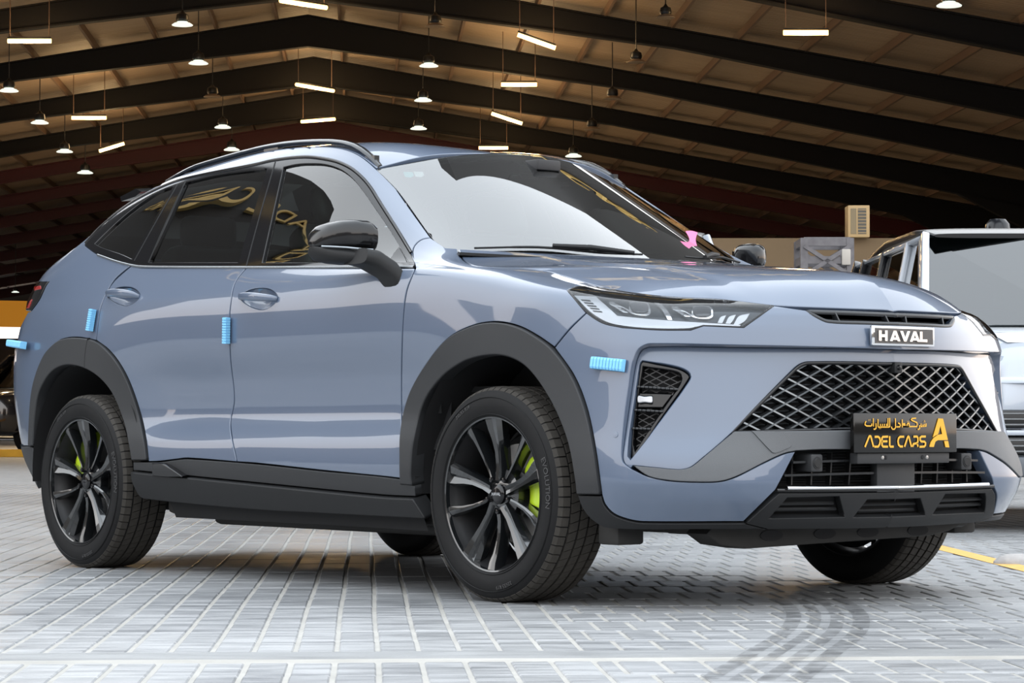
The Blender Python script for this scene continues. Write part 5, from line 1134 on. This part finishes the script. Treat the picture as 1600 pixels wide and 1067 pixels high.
# far end wall with a wide opening low down on the left through which daylight shows
lo0, lo1, zo0, zo1 = -29.8, -19., 5.75, 6.55
wall('wall_back', [W(dE, lo1, 0), W(dE, RW, 0), W(dE, RW, zroof(RW)), W(dE, LR, ZR), W(dE, lo1, zroof(lo1))], WALLM, A*.2)
wall('wall_back_left', [W(dE, LW, 0), W(dE, lo1, 0), W(dE, lo1, zo0), W(dE, LW, zo0)], WALLM, A*.2)
wall('wall_back_top', [W(dE, LW, zo1), W(dE, lo1, zo1), W(dE, lo1, zroof(lo1)), W(dE, LW, zroof(LW))], WALLM, A*.2)
GAB = mat('gable_cladding', (.055, .052, .050), .6); dG = frame_d(K0)-1.1; GH = 1.15
wall('wall_front', [W(dG, LW, zroof(LW)-GH), W(dG, LR, ZR-GH), W(dG, RW, zroof(RW)-GH), W(dG, RW, zroof(RW)+.3), W(dG, LR, ZR+.3), W(dG, LW, zroof(LW)+.3)], GAB, A*.25)
# partition wall inside
PWALL = mat('beige_plaster', (.16, .11, .060), .8, noise_s=1.2, noise_a=.12)
dP = 44.; p0 = at_d(1085, 372, dP); p1 = at_d(1760, 372, dP); zp = p0.z
wall('wall_partition', [(p0.x, p0.y, 0), (p1.x, p1.y, 0), (p1.x, p1.y, zp), (p0.x, p0.y, zp)], PWALL, A*.2)
# air conditioning unit on the partition
a0 = at_d(1325, 374, 43.8); ac = tag(empty('air_conditioner', (a0.x, a0.y, zp), YAW), 'beige outdoor air conditioning unit standing on the low wall', 'air conditioner')
CRM = mat('cream_metal', (.50, .35, .17), .5); sc_ = 43.8/FPX
mb = MB(); mb.box((.20, -17*sc_, 25*sc_), (.42, 34*sc_, 50*sc_)); mb.build('casing', CRM, ac, bevel=.012)
mb = MB(); mb.box((-.012, -22*sc_, 25*sc_), (.012, 13*sc_, 40*sc_)); gr_ = mb.build('grille_panel', mat('coil_grey', (.10, .095, .08), .6), ac)
for i in range(8): mb = MB(); mb.box((-.022, -22*sc_, (7+i*5.1)*sc_), (.012, 13*sc_, .010)); mb.build('grille_bar', CRM, gr_)
mb = MB(); mb.box((-.012, -8.5*sc_, 25*sc_), (.012, 9*sc_, 40*sc_)); mb.build('side_louvre', mat('louvre_grey', (.24, .19, .11), .6), ac)
# steel trestle tower
GALV = mat('weathered_galvanised_steel', (.16, .155, .165), .5, .6, noise_s=14, noise_a=.35)
T0 = at_d(1292, 372, 30.); ts = 30./FPX; tw = tag(empty('trestle_tower', (T0.x, T0.y, 0), YAW), 'grey bolted steel trestle tower with crossed braces before the beige wall', 'trestle')
hw, hd, ht = 36*ts, .32, T0.z
for sx in (0, 1):
    for sy in (-1, 1):
        mb = MB(); mb.bar((sx*hd*2, sy*hw, 0), (sx*hd*2, sy*hw, ht), .085, .07, (1, 0, 0)); mb.build('post', GALV, tw)
for z_ in (ht-.04, ht-.25, ht-1.1, ht-1.7, .35):
    for sx in (0, 1): mb = MB(); mb.bar((sx*hd*2, -hw, z_), (sx*hd*2, hw, z_), .06, .10 if z_ > ht-.1 else .085); mb.build('crossbar', GALV, tw)
    for sy in (-1, 1): mb = MB(); mb.bar((0, sy*hw, z_), (hd*2, sy*hw, z_), .06, .09); mb.build('side_bar', GALV, tw)
for z0_, z1_ in ((ht-.43, ht-.09), (ht-1.05, ht-.55), (ht-1.65, ht-1.1), (.4, ht-1.75)):
    for sx in (-.03, hd*2):
        for s in (-1, 1): mb = MB(); mb.bar((sx, -s*hw, z0_), (sx, s*hw, z1_), .05, .045); mb.build('brace', GALV, tw)
mb = MB(); mb.box((-.05, -hw+.05, ht-.22), (.03, .10, .18)); mb.build('tied_rag', mat('pale_rag', (.45, .42, .38), .8), tw, bevel=.01)

# ---- lamps hung from the roof
TUBEM = mat('warm_tube', (1, .9, .7), .4, emit=(1., .60, .20), estr=4.2); BELLG = mat('lamp_black_housing', (.012, .012, .012), .4); 
BELLW = mat('bell_diffuser_lit', (.8, .85, .8), .4, emit=(.92, 1., .88), estr=.95); BELLD = mat('bell_diffuser_dim', (.25, .18, .12), .5)
def under_roof(px, py, drop):
    lo, hi = 5., 150.; r_ = ray(px, py)
    for _ in range(60):
        m_ = (lo+hi)/2; p = CAM+r_*m_
        if p.z > zroof(dl(p)[1])-drop: hi = m_
        else: lo = m_
    return CAM+r_*lo, lo
LT = [(12, 64, 80, 64, 'far left, level with the first black rafter'), (438, 1, 510, 12, 'cut by the top edge above the car roof'), (809, 54, 868, 75, 'sloping, upper of the two right of the ridge'), (1224, 51, 1294, 51, 'on a long wire at the upper right'), (112, 184, 166, 184, 'level, second from the left edge'), (463, 132, 521, 142, 'under the ridge, middle of three'), (783, 132, 839, 132, 'level, right of the ridge'), (155, 236, 194, 224, 'tilted up, before the first red rafter'), (471, 190, 523, 186, 'under the ridge, lowest of three'), (768, 177, 816, 193, 'sloping down right, above the windscreen'), (748, 231, 794, 231, 'just above the windscreen top edge')]
for x0, y0_, x1, y1_, lb in LT:
    pm_, t_ = under_roof((x0+x1)/2, (y0_+y1_)/2, 1.35); z_ = pm_.z
    a_ = at(x0, y0_, 'z', z_); b_ = at(x1, y1_, 'z', z_)
    if (b_-a_).length > 2.2: # slanting fitting: keep both ends at the same distance
        a_ = at_d(x0, y0_, t_); b_ = at_d(x1, y1_, t_)
    c_ = (a_+b_)/2; e_ = tag(empty('tube_lamp', c_), 'warm tube lamp, '+lb, 'lamp', 'warm tube lamps')
    mb = MB(); mb.tube([a_-c_, b_-c_], .055, 8); mb.build('tube', TUBEM, e_, True)
    mb = MB(); mb.bar(a_-c_+Vector((0, 0, .07)), b_-c_+Vector((0, 0, .07)), .09, .04); mb.build('fitting', BELLG, e_)
    ld = bpy.data.lights.new('tube_light', 'POINT'); ld.energy = 150.; ld.color = (1., .66, .32); ld.shadow_soft_size = .4; lo = bpy.data.objects.new('tube_light', ld); link(lo, e_); lo.location = (0, 0, -.12)
    for q_, p_ in enumerate((a_, b_)):
        f_ = c_+(p_-c_)*.9; mb = MB(); mb.tube([f_-c_+Vector((0, 0, .09)), Vector((f_.x, f_.y, zroof(dl(f_)[1])-.02))-c_], .012, 4); mb.build('wire', TAN, e_)
LB = [(285, 40, 1, 33), (310, 100, 1, 31), (14, 143, 1, 30), (62, 193, 1, 28), (332, 152, 0, 28), (348, 200, 1, 26), (101, 238, 1, 26), (133, 271, 1, 25), (362, 235, 1, 25), (670, 104, 1, 30), (680, 42, 0, 32), (661, 158, 1, 28), (654, 202, 1, 26), (1483, 10, 1, 40), (1040, 28, 0, 30), (994, 98, 0, 30), (957, 155, 0, 29), (925, 203, 0, 27), (896, 245, 1, 26), (24, 457, 2, 12)]
ords = ['first', 'second', 'third', 'fourth', 'fifth', 'sixth']
BL = {285: 'lit bell lamp high left of the ridge before the second rafter', 310: 'lit bell lamp left of the ridge before the third rafter', 14: 'lit bell lamp at the far left edge below a tube lamp', 62: 'lit bell lamp near the left edge, second in the outer row', 332: 'unlit dark bell lamp left of the ridge among lit ones', 348: 'lit bell lamp just below the unlit one left of the ridge', 101: 'lit bell lamp left of the tilted tube lamp', 133: 'lit bell lamp lowest in the outer left row', 362: 'lit bell lamp just above the car roof rail', 670: 'lit bell lamp right of the ridge, uppermost lit one', 680: 'unlit dark bell lamp highest right of the ridge', 661: 'lit bell lamp right of the ridge, middle one', 654: 'lit bell lamp right of the ridge, lowest one', 1483: 'large lit bell lamp at the top right corner', 1040: 'unlit bell lamp at upper right, highest of the dim row', 994: 'unlit bell lamp in the dim right row, second down', 957: 'unlit bell lamp in the dim right row, third down', 925: 'unlit bell lamp in the dim right row, fourth down', 896: 'lit bell lamp right above the windscreen corner', 24: 'small far white lamp above the tail lamp at the left edge'}
for px, py, lit, wpx in LB:
    p, t_ = under_roof(px, py, 1.5 if lit < 2 else 2.5); r_ = wpx*t_/FPX/2
    e_ = tag(empty('bell_lamp', p), BL[px], 'lamp', 'bell lamps under the roof')
    k = r_/.25
    mb = MB(); mb.lathe([(.0, .0), (r_*.97, .0), (r_, .018*k), (r_*.75, .06*k)], 20); mb.build('diffuser', BELLW if lit else BELLD, e_, True)
    mb = MB(); mb.lathe([(r_*.52, .05*k), (r_*.50, .13*k)], 16); mb.build('glow_ring', BELLW if lit else BELLD, e_, True)
    mb = MB(); mb.lathe([(r_*.42, .055*k), (r_*.60, .12*k), (r_*.62, .16*k), (r_*.55, .26*k), (r_*.25, .30*k), (.02, .36*k)], 16); mb.build('housing', BELLG, e_, True, angle=40)
    if lit:
        ld = bpy.data.lights.new('bell_light', 'SPOT'); ld.energy = 1600. if lit == 1 else 300.; ld.color = (1., .78, .50); ld.spot_size = R(150); ld.spot_blend = .6; ld.shadow_soft_size = .3; lo = bpy.data.objects.new('bell_light', ld); link(lo, e_); lo.location = (0, 0, -.06)
    mb = MB(); mb.tube([(0, 0, .34*k), (0, 0, max(.4*k, zroof(dl(p)[1])-p.z-.02))], .014, 5); mb.build('hanging_rod', BELLG, e_)

# ---- dark canopy edge over the far side of the car and the low wing to its left, both lettered; the photo shows them mirrored in the glass
CANM = mat('dark_canopy_cladding', (.030, .029, .028), .6); SGM = mat('sign_gold', (.75, .52, .18), .4); CO = W(8.6, -.6, 0); CH_ = 7.2
def cax(x, y, z): return CO+A*x+B*y+Vector((0, 0, z))
e_dir = (A*.734+B*.679).normalized(); e_n = Vector((-e_dir.y, e_dir.x, 0)); e_n = e_n if e_n.dot(A) > 0 else -e_n
CO = W(9.6, .45, 0); c00 = cax(.567*(CH_-1.2), 0, 0); c0 = c00+e_dir*.25; p1 = c00+e_dir*3.3; p2 = cax(6.06, 4.24, 0); p3 = cax(4.6, 5.9, 0); Z = lambda z: Vector((0, 0, z))
canopy = tag(empty('canopy'), kind='structure')
for a_, b_ in ((c0, p1), (p1, p2), (p2, p3)):
    mb = MB(); V = [a_+Z(3.18), b_+Z(3.18), b_+Z(CH_), a_+Z(CH_)]; mb.add(V+[v+Vector((b_-a_).normalized().cross(Vector((0, 0, 1))))*.15 for v in V], [(0, 1, 2, 3), (4, 7, 6, 5), (0, 4, 5, 1), (1, 5, 6, 2), (2, 6, 7, 3), (3, 7, 4, 0)]); mb.build('canopy_fascia', CANM, canopy)  # unseen board, bent and deepened to keep bright sky out of the windscreen
dk = [c0, p1, cax(22., 1.2, 0), cax(22., -4., 0)]; dk = [v+e_n*.1 for v in dk]; n_ = len(dk)
mb = MB(); mb.add([v+Z(CH_-.25) for v in dk]+[v+Z(CH_-.05) for v in dk], [tuple(range(n_)), tuple(range(2*n_-1, n_-1, -1))]+[(i, (i+1) % n_, n_+(i+1) % n_, n_+i) for i in range(n_)]); mb.build('canopy_deck', CANM, canopy)  # unseen deck, run far back to darken what the bonnet reflects
for l_ in (-4.4, -.6): mb = MB(); mb.tube([cax(14, l_*.5, CH_-.1), W(dG+.1, l_-.6, zroof(l_)-.2)], .03, 6); mb.build('canopy_tie', CANM, canopy)
nd_ = -e_dir.cross(Vector((0, 0, 1))); nd_ = nd_ if nd_.dot(A) < 0 else -nd_
V, F = text_mesh('ADEL CARS', .62, .03); sgn = tag(empty('sign', c0+e_dir*1.75+Z(4.35)+nd_*.18), 'gold dealer lettering on the dark canopy board, seen mirrored in the windscreen', 'sign')
mb = MB(); mb.add([nd_*(v.z+.02)+e_dir*v.x+Z(v.y) for v in V], F); mb.build('sign_letters', SGM, sgn)
CO = W(8.6, -.6, 0); wa, wb_ = cax(5.9, -9.4, 0), cax(12.5, -6.0, 0); wd_ = (wb_-wa).normalized(); wn = Vector((-wd_.y, wd_.x, 0)); wn = wn if wn.dot(CO-wa) > 0 else -wn
wall('wall_left', [wa, wb_, wb_+Z(8.6), wa+Z(8.6)], CANM, -wn*.3); wc = wa
V, F = text_mesh('ADEL CARS', .62, .05); sgn = tag(empty('sign', wc+wd_*1.9+Z(7.0)), 'gold dealer lettering on the dark wing wall, seen mirrored in the rear door glass', 'sign')
mb = MB(); mb.add([wn*(v.z+.06)+wd_*v.x+Z(v.y) for v in V], F); mb.build('sign_letters', SGM, sgn)

# ---- the far side of the yard, behind the camera: boundary wall and plain blocks, seen only as reflections
YW = mat('yard_wall_render', (.16, .14, .12), .8, noise_s=.5, noise_a=.2)
for nm, az0, az1, dist, h_ in (('wall_yard', 100, 128, 34, 5.5), ('wall_yard', 128, 150, 30, 3.2), ('wall_yard', 150, 176, 38, 7.), ('wall_yard', 176, 205, 33, 4.), ('wall_yard', 205, 232, 40, 8.5), ('wall_yard', 232, 262, 30, 4.5), ('wall_yard', 262, 290, 36, 6.5)):
    P_ = [CO+A*dist*math.cos(R(z_))+B*dist*math.sin(R(z_)) for z_ in (az0, az1)]; nn_ = (P_[0]+P_[1]-CO*2).normalized(); wall(nm, [P_[0], P_[1], P_[1]+Z(h_), P_[0]+Z(h_)], YW, nn_*.4)

# ---- other vehicles
def suv(label, loc, rz, body, roofm, scale=1.):
    e = tag(empty('car', loc, rz), label, 'car'); e.scale = (scale,)*3
    def loft(name, secs, m, parent=e, n=28, ex=.5, angle=40):
        V = []; F = []
        for (x, zl, zh, hw) in secs:
            for y, z in superloop(0, (zl+zh)/2, hw, (zh-zl)/2, n, ex): V.append((x, y, z))
        for i in range(len(secs)-1):
            for k in range(n): F.append((i*n+k, i*n+(k+1) % n, (i+1)*n+(k+1) % n, (i+1)*n+k))
        F += [tuple(range(n-1, -1, -1)), tuple((len(secs)-1)*n+k for k in range(n))]
        mb = MB(); mb.add(V, F); return mb.build(name, m, parent, True, angle=angle)
    loft('body', [(-5.04, .55, 1.12, .90), (-4.95, .40, 1.20, .97), (-4.4, .30, 1.22, 1.01), (-2.5, .28, 1.19, 1.02), (-1.35, .30, 1.17, 1.01), (-.6, .32, 1.13, .99), (-.22, .34, 1.09, .94), (-.06, .40, 1.03, .84), (.0, .50, .96, .78)], body, ex=.28)
    # bonnet raised panel
    mb = MB(); mb.add([(x, y, z) for x, z, hw in ((-1.33, 1.185, .86), (-.7, 1.165, .84), (-.25, 1.115, .78), (-.10, 1.06, .72)) for y in (-hw, -hw*.8, hw*.8, hw) for z in [z-(.02 if abs(y) == hw else 0)]], [(i*4+k, (i+1)*4+k, (i+1)*4+k+1, i*4+k+1) for i in range(3) for k in range(3)]); mb.build('bonnet', body, e, True)
    GLs = MATS['dark_car_glass'] if 'dark_car_glass' in MATS else glass_mat('dark_car_glass', (.10, .13, .13), 1.6, k=2.)
    # greenhouse: pillars as bars, panes between
    xb = [-1.33, -2.42, -3.42, -4.45, -4.98]; xt = [-2.02, -2.52, -3.45, -4.25, -4.62]; zb, zt = 1.16, 1.755; yb, yt = .955, .82
    zr = 1.84
    for s in (-1, 1):
        for i, (a_, b_) in enumerate(zip(xb, xt)):
            mb = MB(); wd = (.10, .06, .05, .06, .10)[i]; mb.bar((a_, s*yb, zb), (b_, s*yt, zt), .05, wd, (1, 0, 0)); mb.build('pillar', body if i in (0, 1) else roofm, e, bevel=.012)
        for i in range(4):
            mb = MB(); mb.add([(xb[i]-.04, s*(yb-.012), zb), (xb[i+1]+.04, s*(yb-.012), zb), (xt[i+1]+.04, s*(yt-.012), zt), (xt[i]-.04, s*(yt-.012), zt)], [(0, 1, 2, 3)]); mb.build('side_window', GLs, e)
        mb = MB(); mb.bar((xt[0], s*yt, zt), (xt[4], s*yt, zt-.02), .04, .035); mb.build('roof_side_rail', body, e, bevel=.015)
        mb = MB(); mb.box((-1.62, s*1.09, 1.20), (.12, .24, .17)); mb.bar((-1.58, s*.95, 1.14), (-1.62, s*1.0, 1.17), .1, .05); mb.build('door_mirror', roofm, e, bevel=.03)
    mb = MB(); mb.add([(xb[0]+.10, -.55, zb+.02), (xb[0]+.14, 0, zb+.02), (xb[0]+.10, .55, zb+.02), (xb[0]-.02, .94, zb), (xt[0]-.03, .795, zt), (xt[0]+.06, 0, zt+.03), (xt[0]-.03, -.795, zt), (xb[0]-.02, -.94, zb)], [(0, 1, 5, 6, 7), (1, 2, 3, 4, 5)]); mb.build('windscreen', GLs, e)
    loft('roof', [(-4.72, 1.70, 1.74, .70), (-4.55, 1.715, 1.80, .78), (-3.4, 1.745, zr+.012, .835), (-2.4, 1.75, zr, .835), (-2.06, 1.75, 1.815, .82), (-1.94, 1.745, 1.775, .77)], roofm, ex=.42)
    mb = MB(); mb.add([(xb[4]+.02, -.92, zb), (xb[4]+.02, .92, zb), (xt[4], .70, zt-.03), (xt[4], -.70, zt-.03)], [(0, 1, 2, 3)]); mb.build('rear_window', GLs, e)
    for s in (-1, 1):
        mb = MB(); mb.lathe([(.0, .055), (.05, .05), (.075, .02), (.08, -.02)], 14, 'Z', (-2.3, s*.30, zr+.0)); mb.build('roof_pod', roofm, e, True)
        # lamps
        mb = MB(); mb.box((-.085, s*.70, .905), (.13, .36, .13)); h_ = mb.build('headlamp', mat('grey_lamp_glass', (.20, .24, .29), .1, .2, .6, coat=1.), e, bevel=.03)
        mb = MB(); mb.bar((-.035, s*.86, .83), (.015, s*.55, .83), .05, .035); mb.build('light_strip', mat('pale_light_strip', (.62, .68, .76), .3), h_, bevel=.008)
        mb = MB(); mb.box((-.06, s*.78, .52), (.14, .26, .10)); mb.build('bumper_intake', BLACK, e, bevel=.02)
    gm = mat('car_grille_black', (.008, .008, .009), .35)
    mb = MB(); mb.box((-.01, 0, .62), (.07, 1.72, .10)); gp = mb.build('grille', gm, e, bevel=.02)
    for i in range(3): mb = MB(); mb.box((.028, 0, .59+i*.03), (.008, 1.66, .008)); mb.build('grille_slat', SATIN, gp)
    mb = MB(); mb.box((-.005, 0, .475), (.07, 1.74, .10)); g2 = mb.build('lower_grille', gm, e, bevel=.02)
    for i in range(3): mb = MB(); mb.box((.033, 0, .445+i*.03), (.008, 1.66, .008)); mb.build('grille_slat', SATIN, g2)
    mb = MB(); mb.box((.01, 0, .545), (.06, 1.7, .03)); mb.build('bumper_bar', body, e, bevel=.008)
    mb = MB(); mb.box((.0, 0, .36), (.10, 1.6, .11)); mb.build('skid_plate', mat('grey_skid', (.10, .11, .125), .5), e, bevel=.02)
    for x in (-.93, -3.93):
        for s in (-1, 1):
            mb = MB(); mb.lathe([(.25, s*.80), (.30, s*1.0), (.36, s*1.01), (.385, s*.98), (.385, s*.76)], 32, 'Y', (x, 0, .385)); t_ = mb.build('wheel', RUBBER, e, True)
            mb = MB(); mb.lathe([(0, s*.985), (.05, s*.985), (.06, s*.95), (.24, s*.96), (.26, s*1.0)], 24, 'Y', (x, 0, .385)); mb.build('rim', SATIN, t_, True)
            mb = MB(); mb.lathe([(.41, s*1.02), (.45, s*1.035), (.47, s*1.02)], 24, 'Y', (x, 0, .385), R(-15), R(195)); mb.build('arch_trim', gm, e, True)
            mb = MB(); mb.lathe([(.0, s*1.024), (.44, s*1.024)], 24, 'Y', (x, 0, .385), R(-15), R(195)); mb.build('arch_dark_disc', BLACK, e)  # flat black half disc colours in the arch's shade
    for y in (-.42, .42):
        mb = MB(); mb.box((-2.55, y, 1.02), (.18, .50, .62)); s_ = mb.build('seat', LEATHER, e, bevel=.06)
        mb = MB(); mb.box((-2.60, y, 1.42), (.12, .28, .20)); mb.build('headrest', LEATHER, s_, bevel=.05)
    mb = MB(); mb.box((-1.75, 0, 1.05), (.45, 1.7, .20)); mb.build('dashboard', TRIM, e, bevel=.04)
    return e
SILV = mat('silver_white_paint', (.40, .44, .50), .35, .1, .5, coat=1.); DKR = mat('black_roof_paint', (.010, .011, .014), .22, 0, .4); DKP = mat('black_car_paint', (.010, .010, .012), .15, 0, .5, coat=1.)
fz = Vector((-FW.x, -FW.y, 0)).normalized(); hz_ = math.atan2(fz.y, fz.x); RH = Vector((RT.x, RT.y, 0)).normalized(); FH = -fz
def ground(X, D): return O+FH*D+RH*X
suv('silver white boxy SUV with a black roof at the right edge', ground(3.43, 14.3), hz_+R(1.5), SILV, DKR)
suv('silver white SUV showing only its roof corner beside the windscreen of the blue grey car', ground(.46, 14.5), hz_+R(1.5), SILV, DKR)
suv('black tall off road vehicle beyond the yellow kerb at the left edge', ground(-12.2, 58), hz_-R(35), DKP, DKP, 1.28)
# orange board far left, brightened by a faint glow in its material
mb = MB(); b0 = at_d(10, 490, 100); mb.box((0, 0, 0), (.2, 3.0, 1.0)); ob = mb.build('signboard', mat('orange_board_glow', (.75, .30, .02), .6, emit=(.8, .35, .03), estr=.25)); ob.location = at_d(-14, 490, 100); ob.rotation_euler = (0, 0, YAW+R(20)); tag(ob, 'plain orange board hanging far back at the left edge', 'board')
